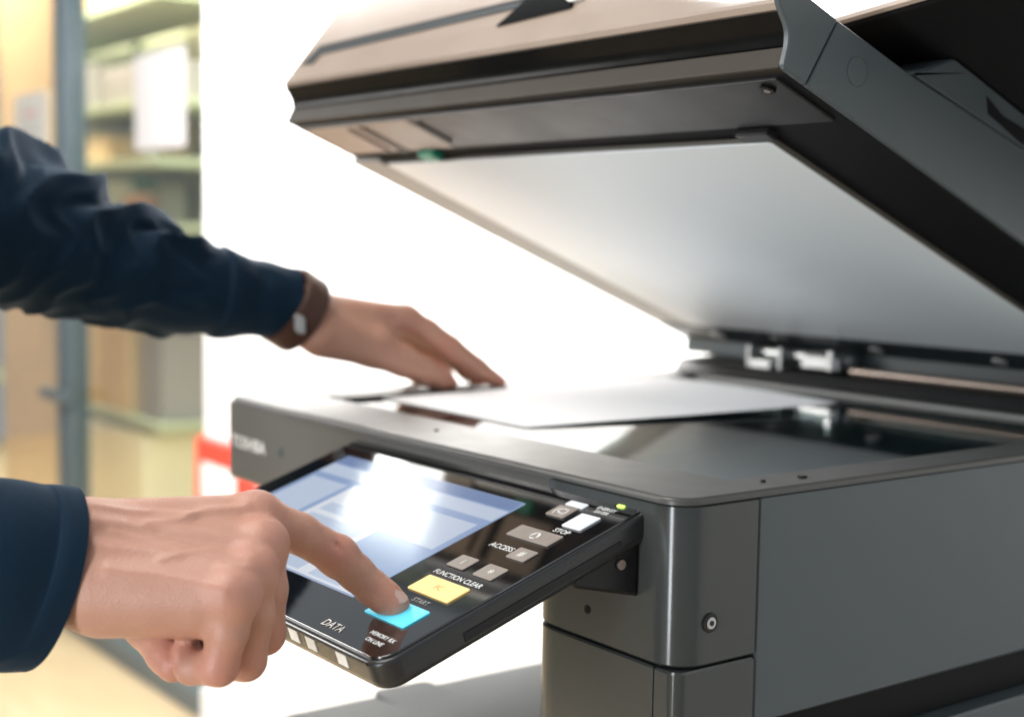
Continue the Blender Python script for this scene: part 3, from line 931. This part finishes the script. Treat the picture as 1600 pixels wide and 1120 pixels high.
# lid rear strip, hinges and the rod behind the glass
b = MB(LM)
b.rbox(XL + 0.004, -0.004, -0.052, 0.0285, -0.0060, -0.0003, 0.003, 0.001)
rs = b.build('rear_strip', 'dark_teal', lid)
for x, s, rr_ in ((-0.532, 0.008, 0.0085), (-0.317, 0.006, 0.0075), (-0.18, 0.006, 0.0075), (-0.44, 0.018, 0.004)):
    b = MB(LM)
    b.cyl((x, s, -0.0062), (x, s, -0.0088), rr_, n=18, bev=0.0008)
    b.build('pad_button', 'white' if x < -0.5 else 'tray', rs)
b = MB()
b.prism(round_poly([(0.578, 0.0154), (0.596, 0.0154), (0.596, 0.052), (0.580, 0.050)], 0.002, 3), XL + 0.006, -0.004, 0.001)
b.build('rear_cover', 'dark_teal', lid)
def hinge(xc):
    b = MB()
    b.rbox(xc - 0.058, xc - 0.004, 0.545, 0.585, 0.0012, 0.006, 0.003, 0.001)
    b.rbox(xc - 0.056, xc - 0.050, 0.545, 0.585, 0.0062, 0.034, 0.002, 0.001)
    b.rbox(xc - 0.012, xc - 0.006, 0.545, 0.585, 0.0062, 0.034, 0.002, 0.001)
    b.rbox(xc - 0.047, xc - 0.016, 0.540, 0.575, 0.0064, 0.020, 0.003, 0.0015)
    h = b.build('hinge', 'steel', lid)
    b = MB()
    b.cyl((xc - 0.062, 0.563, 0.026), (xc + 0.075, 0.563, 0.026), 0.0065, n=20, bev=0.001)
    b.build('hinge_pin', 'steel', h)
    b = MB()
    b.rbox(xc + 0.02, xc + 0.07, 0.544, 0.580, 0.0165, 0.0285, 0.003, 0.001)
    b.build('hinge_arm', 'steel', h)
    b = MB()
    b.rbox(xc + 0.058, xc + 0.066, 0.540, 0.58, 0.016, 0.036, 0.002, 0.001)
    b.build('hinge_tab', 'steel', h)
hinge(-0.425)
hinge(-0.075)
b = MB()
b.cyl((-0.34, 0.548, 0.0175), (-0.02, 0.548, 0.0175), 0.0045, n=16)
b.build('cable_rod', 'rod', bezel)
b = MB()
b.prism(round_poly([(0.5300, 0.0006), (0.5380, 0.0120), (0.597, 0.0150), (0.597, 0.0006)], 0.002, 3), -W + 0.01, -0.012, 0.002)
b.build('rear_ledge', 'black', bezel)

# ------------------------------------------------------------------ the sheets of paper
def sheet(name, label, c00, c10, c11, c01, sag, thick=0.0004):
    """bent sheet over four corners"""
    nx, ny = 24, 24
    b = MB()
    def P(i, j):
        u, v = i / nx, j / ny
        p = Vector(c00) * (1 - u) * (1 - v) + Vector(c10) * u * (1 - v) + Vector(c11) * u * v + Vector(c01) * (1 - u) * v
        p.z += sag(u, v)
        return p
    g0 = [[b.bm.verts.new(P(i, j)) for j in range(ny + 1)] for i in range(nx + 1)]
    g1 = [[b.bm.verts.new(P(i, j) + Vector((0, 0, thick))) for j in range(ny + 1)] for i in range(nx + 1)]
    for i in range(nx):
        for j in range(ny):
            b.bm.faces.new((g0[i][j], g0[i][j + 1], g0[i + 1][j + 1], g0[i + 1][j]))
            b.bm.faces.new((g1[i][j], g1[i + 1][j], g1[i + 1][j + 1], g1[i][j + 1]))
    for i in range(nx):
        for j in (0, ny):
            b.bm.faces.new((g0[i][j], g0[i + 1][j], g1[i + 1][j], g1[i][j]))
    for j in range(ny):
        for i in (0, nx):
            b.bm.faces.new((g0[i][j], g0[i][j + 1], g1[i][j + 1], g1[i][j]))
    o = b.build(name, 'paper', None, 40)
    tag(o, label, 'paper')
    return o
sheet('paper_sheet', 'white sheet of office paper laid on the scanner glass under the hand',
      (-0.5092, 0.1156, -0.0016), (-0.2909, 0.1115, -0.0016), (-0.2454, 0.4163, 0.0035), (-0.5091, 0.4573, 0.0010),
      lambda u, v: 0.0016 * math.sin(math.pi * u) * v + 0.0004 * v * (1 + math.sin(5 * v + 2 * u)))

# ------------------------------------------------------------------ the person: hands as one smooth surface, navy shirt
def V3(p):
    return np.array(p, dtype=np.float32)

class Field:
    """signed distance field on a grid, meshed with surface nets"""
    def __init__(self, lo, hi, h):
        self.lo, self.h = V3(lo), h
        n = [int(math.ceil((hi[i] - lo[i]) / h)) + 1 for i in range(3)]
        self.ax = [(lo[i] + h * np.arange(n[i])).astype(np.float32) for i in range(3)]
        self.G = (self.ax[0][:, None, None], self.ax[1][None, :, None], self.ax[2][None, None, :])
    def cone(self, a, b, ra, rb, flat=None):
        """capsule with a radius at each end; flat = (axis, factor) squeezes it along that axis"""
        a, b = V3(a), V3(b)
        d = b - a
        q = [self.G[i] - a[i] for i in range(3)]
        t = np.clip((q[0] * d[0] + q[1] * d[1] + q[2] * d[2]) / float(d @ d + 1e-12), 0, 1)
        e = [q[i] - t * d[i] for i in range(3)]
        r2 = e[0] ** 2 + e[1] ** 2 + e[2] ** 2
        if flat is not None:
            ax, f = V3(flat[0]), flat[1]
            ax = ax / np.linalg.norm(ax)
            w = e[0] * ax[0] + e[1] * ax[1] + e[2] * ax[2]
            r2 = r2 + w * w * (f * f - 1)
        return np.sqrt(r2) - (ra + (rb - ra) * t)
    def chain(self, pts, k=0.004):
        """pts: list of (point, radius)"""
        d = None
        for (a, ra), (b, rb) in zip(pts, pts[1:]):
            c = self.cone(a, b, ra, rb)
            d = c if d is None else smin(d, c, k)
        return d
    def mesh(self, Dd):
        lo, h = self.lo, self.h
        ins = Dd < 0
        c = [ins[dx:ins.shape[0] - 1 + dx, dy:ins.shape[1] - 1 + dy, dz:ins.shape[2] - 1 + dz] for dx in (0, 1) for dy in (0, 1) for dz in (0, 1)]
        s = sum(x.astype(np.int8) for x in c)
        mixed = (s > 0) & (s < 8)
        idx = np.argwhere(mixed)
        vid = -np.ones(mixed.shape, dtype=np.int64)
        vid[mixed] = np.arange(len(idx))
        acc = np.zeros((len(idx), 3))
        cnt = np.zeros(len(idx))
        offs = [(dx, dy, dz) for dx in (0, 1) for dy in (0, 1) for dz in (0, 1)]
        for o in offs:
            for ax in range(3):
                if o[ax]:
                    continue
                o2 = list(o)
                o2[ax] = 1
                a = Dd[idx[:, 0] + o[0], idx[:, 1] + o[1], idx[:, 2] + o[2]].astype(float)
                bb = Dd[idx[:, 0] + o2[0], idx[:, 1] + o2[1], idx[:, 2] + o2[2]].astype(float)
                ok = (a < 0) != (bb < 0)
                t = np.where(ok, a / np.where(ok, a - bb, 1), 0)
                p = np.tile(np.array(o, float), (len(idx), 1))
                p[:, ax] += t
                acc[ok] += p[ok]
                cnt[ok] += 1
        verts = (idx + acc / cnt[:, None]) * h + lo
        faces = []
        for ax in range(3):
            b0 = [slice(None)] * 3
            b1 = [slice(None)] * 3
            b0[ax] = slice(0, -1)
            b1[ax] = slice(1, None)
            A, B = ins[tuple(b0)], ins[tuple(b1)]
            e = np.argwhere(A != B)
            o1, o2 = (ax + 1) % 3, (ax + 2) % 3
            e = e[(e[:, o1] > 0) & (e[:, o2] > 0) & (e[:, o1] < ins.shape[o1] - 1) & (e[:, o2] < ins.shape[o2] - 1)]
            flip = A[tuple(e.T)]
            def cell(d1, d2):
                q = e.copy()
                q[:, o1] -= d1
                q[:, o2] -= d2
                return vid[tuple(q.T)]
            qd = np.stack([cell(1, 1), cell(0, 1), cell(0, 0), cell(1, 0)], 1)
            qd[~flip] = qd[~flip][:, ::-1]
            faces.append(qd)
        return verts, np.concatenate(faces)

def smin(a, b, k):
    h = np.clip(0.5 + 0.5 * (b - a) / k, 0, 1)
    return b * (1 - h) + a * h - k * h * (1 - h)

def smax(a, b, k):
    return -smin(-a, -b, k)

def right_hand():
    F = Field((-0.30, -0.50, -0.170), (0.03, -0.095, 0.075), 0.00135)
    wr0, wr1 = (-0.1458, -0.3362, -0.0243), (-0.1271, -0.3005, -0.0212)
    upv = (-0.0803, 0.0399, 0.9960)
    # forearm and wrist, flatter across the depth
    d = F.cone(wr0, wr1, 0.0335, 0.0305, ((-0.8002, 0.5932, -0.0883), 1.25))
    mcp = {'i': (-0.1019, -0.2099, -0.0036), 'm': (-0.0815, -0.2160, -0.0142), 'r': (-0.0666, -0.2294, -0.0238), 'l': (-0.0552, -0.2454, -0.0312)}
    wrp = {'i': (-0.1370, -0.2835, -0.0098), 'm': (-0.1257, -0.2877, -0.0159), 'r': (-0.1163, -0.2912, -0.0232), 'l': (-0.1087, -0.2941, -0.0320)}
    for n, r0, r1 in (('i', 0.0165, 0.0118), ('m', 0.0160, 0.0112), ('r', 0.0155, 0.0106), ('l', 0.0165, 0.0105)):
        d = smin(d, F.cone(wrp[n], mcp[n], r0, r1), 0.014)
    d = smin(d, F.cone((-0.1084, -0.2877, -0.0368), (-0.0743, -0.2522, -0.0392), 0.0195, 0.0165), 0.016)     # outer edge of the palm
    d = smin(d, F.cone((-0.1438, -0.2708, -0.0331), (-0.1232, -0.2367, -0.0472), 0.0180, 0.0165), 0.016)     # ball of the thumb
    d = smin(d, F.cone((-0.1154, -0.2401, -0.0279), (-0.0991, -0.2186, -0.0308), 0.0150, 0.0120), 0.014)
    # knuckles and tendons
    for n, r in (('i', 0.0126), ('m', 0.0130), ('r', 0.0124), ('l', 0.0130)):
        d = smin(d, F.cone(mcp[n], mcp[n], r, r), 0.0058)
    dors = V3((-0.0803, 0.0399, 0.9960)) * 0.62 - V3((-0.8002, 0.5932, -0.0883)) * 0.78
    def ridge(pts, amp, w):
        # low cord under the skin of the back of the hand
        nonlocal d
        e = None
        for a, b2 in zip(pts, pts[1:]):
            c = F.cone(a, b2, 0.0, 0.0, (dors, 0.12))
            e = c if e is None else np.minimum(e, c)
        d = d - amp * np.exp(-(e / w) ** 2)
    ridge([(-0.1090, -0.2937, 0.0022), (-0.0961, -0.2656, -0.0006), (-0.0814, -0.2447, -0.0042), (-0.0682, -0.2283, -0.0076)], 0.0015, 0.0040)
    ridge([(-0.0999, -0.2971, -0.0080), (-0.0857, -0.2733, -0.0107), (-0.0694, -0.2536, -0.0145), (-0.0552, -0.2392, -0.0180)], 0.0014, 0.0038)
    ridge([(-0.0889, -0.2949, -0.0188), (-0.0729, -0.2754, -0.0207), (-0.0579, -0.2621, -0.0225), (-0.0452, -0.2547, -0.0252)], 0.0012, 0.0036)
    ridge([(-0.1037, -0.2692, -0.0009), (-0.0981, -0.2545, 0.0018), (-0.0990, -0.2402, 0.0048), (-0.0927, -0.2199, 0.0051)], 0.0014, 0.0032)
    ridge([(-0.1015, -0.2884, -0.0022), (-0.0909, -0.2712, -0.0055), (-0.0802, -0.2606, -0.0092)], 0.0009, 0.0022)
    ridge([(-0.0787, -0.2729, -0.0145), (-0.0753, -0.2611, -0.0115), (-0.0735, -0.2484, -0.0101)], 0.0008, 0.0022)
    ridge([(-0.1188, -0.2900, 0.0073), (-0.1099, -0.2667, 0.0047), (-0.0999, -0.2468, 0.0020)], 0.0010, 0.0026)
    # fingers
    fi = F.chain([(mcp['i'], 0.0118), ((-0.0980, -0.1862, -0.0149), 0.0108), ((-0.0936, -0.1654, -0.0289), 0.0107), ((-0.0903, -0.1557, -0.0387), 0.0098), ((-0.0857, -0.1474, -0.0477), 0.0094), ((-0.0805, -0.1428, -0.0523), 0.0090), ((-0.0752, -0.1395, -0.0555), 0.0078)], 0.003)
    fi = smin(fi, F.cone((-0.0936, -0.1654, -0.0289), (-0.0929, -0.1646, -0.0299), 0.0112, 0.0110), 0.003)
    fm = F.chain([(mcp['m'], 0.0112), ((-0.0847, -0.2122, -0.0389), 0.0104), ((-0.0889, -0.2115, -0.0638), 0.0105), ((-0.1052, -0.2213, -0.0731), 0.0095), ((-0.1149, -0.2278, -0.0623), 0.0085)], 0.004)
    fr = F.chain([(mcp['r'], 0.0106), ((-0.0679, -0.2277, -0.0463), 0.0100), ((-0.0739, -0.2294, -0.0710), 0.0100), ((-0.0924, -0.2382, -0.0759), 0.0092), ((-0.1030, -0.2404, -0.0626), 0.0082)], 0.004)
    fl = F.chain([(mcp['l'], 0.0105), ((-0.0551, -0.2478, -0.0483), 0.0098), ((-0.0592, -0.2510, -0.0668), 0.0094), ((-0.0736, -0.2591, -0.0698), 0.0080), ((-0.0829, -0.2573, -0.0637), 0.0074)], 0.003)
    th = F.chain([((-0.1426, -0.2679, -0.0470), 0.0150), ((-0.1202, -0.2629, -0.0581), 0.0120), ((-0.0978, -0.2612, -0.0681), 0.0103), ((-0.0899, -0.2612, -0.0717), 0.0092)], 0.004)
    f = smin(smin(smin(fl, fr, 0.0012), fm, 0.0012), fi, 0.0015)
    f = smin(f, th, 0.0006)
    d = smin(d, f, 0.0050)
    # skin folds over the knuckles of the pointing finger
    for a, b2 in (((-0.0855, -0.1732, -0.0193), (-0.0801, -0.1700, -0.0236)), ((-0.0859, -0.1706, -0.0204), (-0.0805, -0.1674, -0.0254)), ((-0.0790, -0.1539, -0.0384), (-0.0748, -0.1520, -0.0409))):
        d = smax(d, -F.cone(a, b2, 0.0009, 0.0009), 0.0016)
    v, fc_ = F.mesh(d)
    hot = [(mcp[n], 0.013, 0.8) for n in 'imrl'] + [((-0.0752, -0.1395, -0.0555), 0.012, 0.7), ((-0.0878, -0.1688, -0.0245), 0.011, 0.7), ((-0.0527, -0.2540, -0.0659), 0.014, 0.6), ((-0.0676, -0.2325, -0.0702), 0.012, 0.5), ((-0.0826, -0.2147, -0.0635), 0.012, 0.5), ((-0.0853, -0.2645, -0.0677), 0.014, 0.6)]
    return v, fc_, hot

def left_hand():
    F = Field((-0.72, 0.02, -0.01), (-0.36, 0.34, 0.16), 0.0017)
    d = F.cone((-0.5502, -0.0005, 0.0864), (-0.5527, 0.0565, 0.0729), 0.0235, 0.0250, ((-0.8002, 0.5932, -0.0883), 0.95))
    mcp = {'i': (-0.5443, 0.1613, 0.0669), 'm': (-0.5660, 0.1722, 0.0648), 'r': (-0.5870, 0.1767, 0.0592), 'l': (-0.6050, 0.1749, 0.0513)}
    wrp = {'i': (-0.5459, 0.0657, 0.0730), 'm': (-0.5547, 0.0705, 0.0713), 'r': (-0.5640, 0.0742, 0.0684), 'l': (-0.5716, 0.0771, 0.0656)}
    for n, r0, r1 in (('i', 0.0185, 0.0125), ('m', 0.0180, 0.0122), ('r', 0.0175, 0.0115), ('l', 0.0170, 0.0110)):
        d = smin(d, F.cone(wrp[n], mcp[n], r0, r1), 0.012)
    d = smin(d, F.cone((-0.5332, 0.0684, 0.0556), (-0.5311, 0.1198, 0.0425), 0.0215, 0.0185), 0.016)     # ball of the thumb
    d = smin(d, F.cone((-0.5645, 0.1023, 0.0566), (-0.5814, 0.1535, 0.0449), 0.0180, 0.0150), 0.014)
    fi = F.chain([(mcp['i'], 0.0125), ((-0.5380, 0.1815, 0.0549), 0.0115), ((-0.5323, 0.2038, 0.0395), 0.0108), ((-0.5271, 0.2314, 0.0194), 0.0094), ((-0.5234, 0.2545, 0.0045), 0.0072)], 0.004)
    fm = F.chain([(mcp['m'], 0.0122), ((-0.5615, 0.2131, 0.0382), 0.0102), ((-0.5580, 0.2395, 0.0139), 0.0090), ((-0.5547, 0.2556, 0.0015), 0.0072)], 0.004)
    fr = F.chain([(mcp['r'], 0.0115), ((-0.5885, 0.2146, 0.0331), 0.0098), ((-0.5894, 0.2335, 0.0089), 0.0085), ((-0.5881, 0.2435, -0.0030), 0.0070)], 0.004)
    fl = F.chain([(mcp['l'], 0.0105), ((-0.6050, 0.1985, 0.0280), 0.0088), ((-0.6041, 0.2100, 0.0067), 0.0078), ((-0.6030, 0.2169, -0.0018), 0.0064)], 0.004)
    th = F.chain([((-0.5311, 0.1164, 0.0421), 0.0180), ((-0.5287, 0.1464, 0.0294), 0.0145), ((-0.5305, 0.1727, 0.0181), 0.0130), ((-0.5290, 0.1904, 0.0102), 0.0112), ((-0.5295, 0.2009, 0.0054), 0.0085)], 0.005)
    f = smin(smin(smin(fl, fr, 0.0014), fm, 0.0014), fi, 0.0014)
    f = smin(f, th, 0.0016)
    d = smin(d, f, 0.0065)
    v, fc_ = F.mesh(d)
    hot = [(mcp[n], 0.013, 0.6) for n in 'imrl'] + [((-0.5246, 0.1990, 0.0053), 0.014, 0.7), ((-0.5217, 0.2533, 0.0047), 0.014, 0.7), ((-0.5300, 0.1971, 0.0411), 0.012, 0.5)]
    return v, fc_, hot

def head():
    """head and neck, outside the picture"""
    c = Vector((-0.42, -0.66, 0.60))
    F = Field((c.x - 0.13, c.y - 0.16, c.z - 0.27), (c.x + 0.13, c.y + 0.18, c.z + 0.16), 0.004)
    P = lambda x, y, z: (c.x + x, c.y + y, c.z + z)
    d = F.cone(P(0, -0.01, 0.03), P(0, 0.015, 0.02), 0.092, 0.088)
    d = smin(d, F.cone(P(0, 0.04, -0.05), P(0, 0.055, -0.075), 0.062, 0.045), 0.04)
    d = smin(d, F.cone(P(0, -0.03, -0.06), P(0, -0.05, -0.24), 0.055, 0.062), 0.03)
    d = smin(d, F.cone(P(0, 0.105, 0.015), P(0, 0.123, -0.022), 0.008, 0.014), 0.012)
    d = smin(d, F.cone(P(-0.022, 0.092, -0.062), P(0.022, 0.092, -0.062), 0.009, 0.009), 0.008)
    for sx in (-1, 1):
        d = smin(d, F.cone(P(sx * 0.092, -0.005, 0.02), P(sx * 0.094, 0.0, -0.03), 0.014, 0.010), 0.008)
        d = smax(d, -F.cone(P(sx * 0.033, 0.115, 0.018), P(sx * 0.036, 0.115, 0.018), 0.014, 0.014), 0.012)
        d = smin(d, F.cone(P(sx * 0.033, 0.088, 0.016), P(sx * 0.034, 0.088, 0.016), 0.012, 0.012), 0.004)
    v, f = F.mesh(d)
    return v, f, [], c

person = thing('person', 'person in a navy long sleeved shirt pressing the blue key', 'person', (-0.42, -0.66, FLOOR))
def skin_part(name, verts, faces, hot):
    me = bpy.data.meshes.new(name)
    me.from_pydata(verts.tolist(), [], faces.tolist())
    me.materials.append(M['skin'])
    blush = np.zeros(len(verts))
    for p, r, a in hot:
        blush = np.maximum(blush, a * np.exp(-((verts - np.array(p)) ** 2).sum(1) / (r * r)))
    me.attributes.new('blush', 'FLOAT', 'POINT').data.foreach_set('value', blush.astype(np.float32))
    me.shade_smooth()
    me.update()
    return link(name, me, person)
hand_r = skin_part('hand', *right_hand())
hand_l = skin_part('hand', *left_hand())
skin_part('head', *head()[:3])

def nail(base, tip, dorsal, w, name='fingernail'):
    """curved plate on the back of a fingertip"""
    a, t = Vector(base), Vector(tip)
    ax = (t - a)
    L = ax.length
    ax.normalize()
    dn = Vector(dorsal)
    dn = (dn - ax * dn.dot(ax)).normalized()
    sd = ax.cross(dn)
    b = MB()
    loops = []
    for q in range(9):
        u = q / 8
        ww = w * (0.72 + 0.28 * math.sin(math.pi * min(1, u * 0.9 + 0.25))) * (1 if u < 0.75 else math.sqrt(max(0.02, 1 - ((u - 0.75) / 0.27) ** 2)))
        ww *= 1 if u > 0.15 else 0.75 + u * 1.6
        row = []
        for k in range(9):
            s_ = (k / 8 - 0.5) * 2
            row.append(tuple(a + ax * (L * u) + sd * (ww * s_) - dn * (0.0034 * (s_ * ww / w) ** 2 + 0.0012 * u * u)))
        row2 = [tuple(Vector(p) - dn * 0.0012) for p in row[::-1]]
        loops.append(row + row2)
    b.loft(loops)
    return b.build(name, 'nail', person, 60)
# nail of the pointing finger
_a, _b = Vector((-0.0817, -0.1441, -0.0509)), Vector((-0.0745, -0.1387, -0.0562))
_ax = (_b - _a).normalized()
_dn = (Vector((-0.0803, 0.0399, 0.9960)) * 0.80 + Vector((0.5944, 0.8041, 0.0157)) * 0.42 - Vector((-0.8002, 0.5932, -0.0883)) * 0.55)
_dn = (_dn - _ax * _dn.dot(_ax)).normalized()
nail(_a + _dn * 0.0093, _b + _dn * 0.0086 + _ax * 0.0035, _dn, 0.0062)

# --- sleeves
def catmull(pts, n):
    out = []
    P = [Vector(p) for p in pts]
    P = [P[0] * 2 - P[1]] + P + [P[-1] * 2 - P[-2]]
    for i in range(1, len(P) - 2):
        for k in range(n):
            t = k / n
            a, b_, c, d = P[i - 1], P[i], P[i + 1], P[i + 2]
            out.append(0.5 * ((2 * b_) + (c - a) * t + (2 * a - 5 * b_ + 4 * c - d) * t * t + (3 * b_ - a - 3 * c + d) * t ** 3))
    out.append(P[-2])
    return out

def sleeve(name, pts, radii, fold, tilt, cuff, tilt2=0.0, flat=1.0, nseg=200, nth=144, cuff_step=0.0026, seed=0.0, squash=None):
    """tube from the cuff (u = 0) up the arm; fold(u, a) is the radial fold height, tilt slants the opening"""
    path = catmull(pts, max(4, nseg // (len(pts) - 1)))
    ln = [0.0]
    for a, b_ in zip(path, path[1:]):
        ln.append(ln[-1] + (b_ - a).length)
    npt = len(pts) - 1
    per = (len(path) - 1) // npt
    def rad(i):
        q = i / per
        k = min(int(q), npt - 1)
        t = q - k
        t = t * t * (3 - 2 * t)
        return radii[k] * (1 - t) + radii[k + 1] * t
    loops = []
    upw = Vector((0, 0, 1))
    rows = []
    for i, c in enumerate(path):
        tg = (path[min(i + 1, len(path) - 1)] - path[max(i - 1, 0)]).normalized()
        sd = tg.cross(upw)
        sd = sd.normalized() if sd.length > 0.1 else Vector((1, 0, 0))
        up = sd.cross(tg).normalized()
        r = rad(i)
        s = ln[i]
        row = []
        for k in range(nth):
            a = 2 * math.pi * k / nth
            dv = up * math.sin(a) + sd * (math.cos(a) * flat)
            rr_ = r + fold(s, a)
            if s < cuff:
                rr_ += cuff_step * min(1, (cuff - s) / 0.0015)
            sh = tg * ((tilt * math.sin(a) + tilt2 * math.cos(a)) * max(0, 1 - s / 0.12)) * r
            row.append(c + dv * rr_ + sh)
        rows.append((row, c, r))
    # rolled inner edge at the opening
    row0, c0, r0 = rows[0]
    inn = [p + (c0 - p).normalized() * 0.0028 for p in row0]
    tg0 = (path[1] - path[0]).normalized()
    deep = [p + (c0 - p).normalized() * 0.0035 + tg0 * 0.035 for p in row0]
    lip = [p - tg0 * 0.0006 + (c0 - p).normalized() * 0.0012 for p in row0]
    b = MB()
    b.loft([[tuple(p) for p in lp] for lp in [deep, inn, lip] + [r_[0] for r_ in rows]], False, True)
    return b.build(name, 'navy', person, 70)

def ridged(x):
    return 1 - abs(math.sin(x))

def crease(x, sharp):
    t = (x / math.pi) % 1.0
    return (1 - abs(2 * t - 1)) ** sharp

def fold_left(s, a):
    e = min(1, max(0, (s - 0.080) / 0.03))
    v = Vector((s * 9, math.cos(a) * 0.9, math.sin(a) * 0.9))
    nz = noise.noise(v) * 0.9 + noise.noise(v * 2.3 + Vector((3, 1, 7))) * 0.4
    v2 = Vector((s * 26, math.cos(a) * 2.2, math.sin(a) * 2.2))
    n2 = noise.noise(v2)
    w = s * 50 + 1.5 * math.sin(a + 0.4) + 1.3 * math.cos(a) + nz * 2.2
    f1 = crease(w, 1.5)
    f2 = crease(w * 1.7 + 1.6 * math.cos(a * 2) + 0.7 + nz * 2, 1.8)
    amp = 0.0150 * (0.62 + 0.5 * math.sin(a * 1.0 + 0.4 + nz))
    return e * (amp * (f1 - 0.42) + 0.0040 * (f2 - 0.3) + 0.003 * nz + 0.0012 * n2) + (1 - e) * (0.0012 * noise.noise(Vector((s * 40, math.cos(a) * 1.5, math.sin(a) * 1.5))) + 0.0012 * n2)

def fold_right(s, a):
    v = Vector((s * 10, math.cos(a), math.sin(a)))
    nz = noise.noise(v + Vector((5, 2, 1)))
    e = min(1, s / 0.06)
    w = s * 55 + 1.3 * math.sin(a) + nz * 2
    return 0.0016 * nz + e * 0.006 * (ridged(w * 0.5) ** 1.8 - 0.4)

SHL, SHR = (-0.62, -0.56, 0.40), (-0.24, -0.72, 0.40)      # shoulders
lsl = sleeve('sleeve', [(-0.5449, 0.0467, 0.0831), (-0.5528, 0.0129, 0.0872), (-0.5563, -0.0245, 0.0936), (-0.5613, -0.0685, 0.1041), (-0.5684, -0.1180, 0.1189), (-0.5742, -0.1684, 0.1382), (-0.5855, -0.2389, 0.1631), (-0.5888, -0.3156, 0.1879), SHL],
             [0.0275, 0.0310, 0.0375, 0.0450, 0.0535, 0.0620, 0.0690, 0.0690, 0.0850], fold_left, 0.05, 0.072)
b = MB()
b.rbox(-0.006, 0.006, -0.002, 0.002, -0.012, 0.012, 0.002, 0.001)
rsl = sleeve('sleeve', [(-0.1369, -0.3084, -0.0314), (-0.1418, -0.3216, -0.0300), (-0.1474, -0.3421, -0.0265), (-0.1636, -0.3803, -0.0228), (-0.1861, -0.4443, -0.0222), (-0.2061, -0.4981, 0.0233), SHR],
             [0.0450, 0.0462, 0.0480, 0.0520, 0.0590, 0.0640, 0.0840], fold_right, -0.24, 0.055, tilt2=0.30, seed=3, flat=0.86)
# sleeve placket hanging under the left cuff
# torso, trousers, shoes, hair: outside the picture
def torso():
    b = MB()
    loops = []
    for z, cx, cy, rx, ry in ((-0.18, -0.42, -0.82, 0.185, 0.125), (-0.05, -0.42, -0.80, 0.180, 0.120), (0.12, -0.42, -0.765, 0.190, 0.125), (0.26, -0.42, -0.725, 0.205, 0.130), (0.36, -0.42, -0.700, 0.215, 0.120), (0.425, -0.42, -0.69, 0.180, 0.095), (0.455, -0.42, -0.69, 0.085, 0.075), (0.475, -0.42, -0.69, 0.072, 0.070)):
        loops.append([(cx + rx * math.cos(t) - 0.06 * math.sin(t) * 0, cy + ry * math.sin(t) + 0.22 * rx * math.cos(t) * -1 * (rx > 0.1), z) for t in [2 * math.pi * k / 48 for k in range(48)]])
    b.loft(loops)
    return b.build('shirt', 'navy', person, 60)
torso()
b = MB()
for sx in (-1, 1):
    lp = []
    for z, r in ((FLOOR + 0.03, 0.062), (-0.55, 0.072), (-0.30, 0.090), (-0.165, 0.10)):
        lp.append([(-0.42 + sx * 0.092 + r * math.cos(t), -0.84 + r * 1.1 * math.sin(t), z) for t in [2 * math.pi * k / 32 for k in range(32)]])
    b.loft(lp)
b.build('trousers', 'trouser', person, 60)
for sx in (-1, 1):
    b = MB()
    b.rbox(-0.42 + sx * 0.095 - 0.046, -0.42 + sx * 0.095 + 0.046, -0.92, -0.64, FLOOR + 0.001, FLOOR + 0.075, 0.045, 0.02, 8, 4, 0.003)
    b.build('shoe', 'shoe', person)
b = MB()
b.ball((-0.42, -0.675, 0.655), 0.104, 24, (0.98, 1.08, 0.9))
b.build('hair', 'hair', person)

# wrist strap with its buckle
def ring_on(c, axis, up, rx, ry, w, th_, name, material, parent, n=64):
    c, ax = Vector(c), Vector(axis).normalized()
    up = (Vector(up) - ax * Vector(up).dot(ax)).normalized()
    sd = ax.cross(up)
    b = MB()
    loops = []
    for (o, r) in ((-w, 0), (-w + 0.001, th_), (0, th_ + 0.0004), (w - 0.001, th_), (w, 0)):
        loops.append([tuple(c + ax * o + up * ((ry + r) * math.sin(2 * math.pi * k / n)) + sd * ((rx + r) * math.cos(2 * math.pi * k / n))) for k in range(n)])
    b.loft(loops, False, False)
    return b.build(name, material, parent, 50)
_w0, _w1 = Vector((-0.5497, 0.0360, 0.0785)), Vector((-0.5492, 0.0707, 0.0682))
ws = ring_on((-0.5504, 0.0483, 0.0766), _w1 - _w0 - Vector((0, 0, 0.010)), (0, 0, 1), 0.0330, 0.0322, 0.0125, 0.0035, 'wrist_strap', 'strap', person)
for k in range(6):
    o = -0.0095 + 0.0038 * k
    _ax = (_w1 - _w0 - Vector((0, 0, 0.010))).normalized()
    ring_on(Vector((-0.5504, 0.0483, 0.0766)) + _ax * o, _ax, (0, 0, 1), 0.0356, 0.0348, 0.0011, 0.0012, 'strap_rib', 'strap', ws)
_bp = Vector((-0.5147, 0.0351, 0.0666))
_ax = (_w1 - _w0).normalized()
b = MB(Matrix.Translation(_bp) @ Matrix((_ax, Vector((-0.0803, 0.0399, 0.9960)), -Vector((-0.8002, 0.5932, -0.0883)))).transposed().to_4x4())
b.rbox(-0.0050, 0.0060, -0.0085, 0.0085, -0.003, 0.002, 0.0045, 0.0018)
b.build('buckle', 'steel', ws)
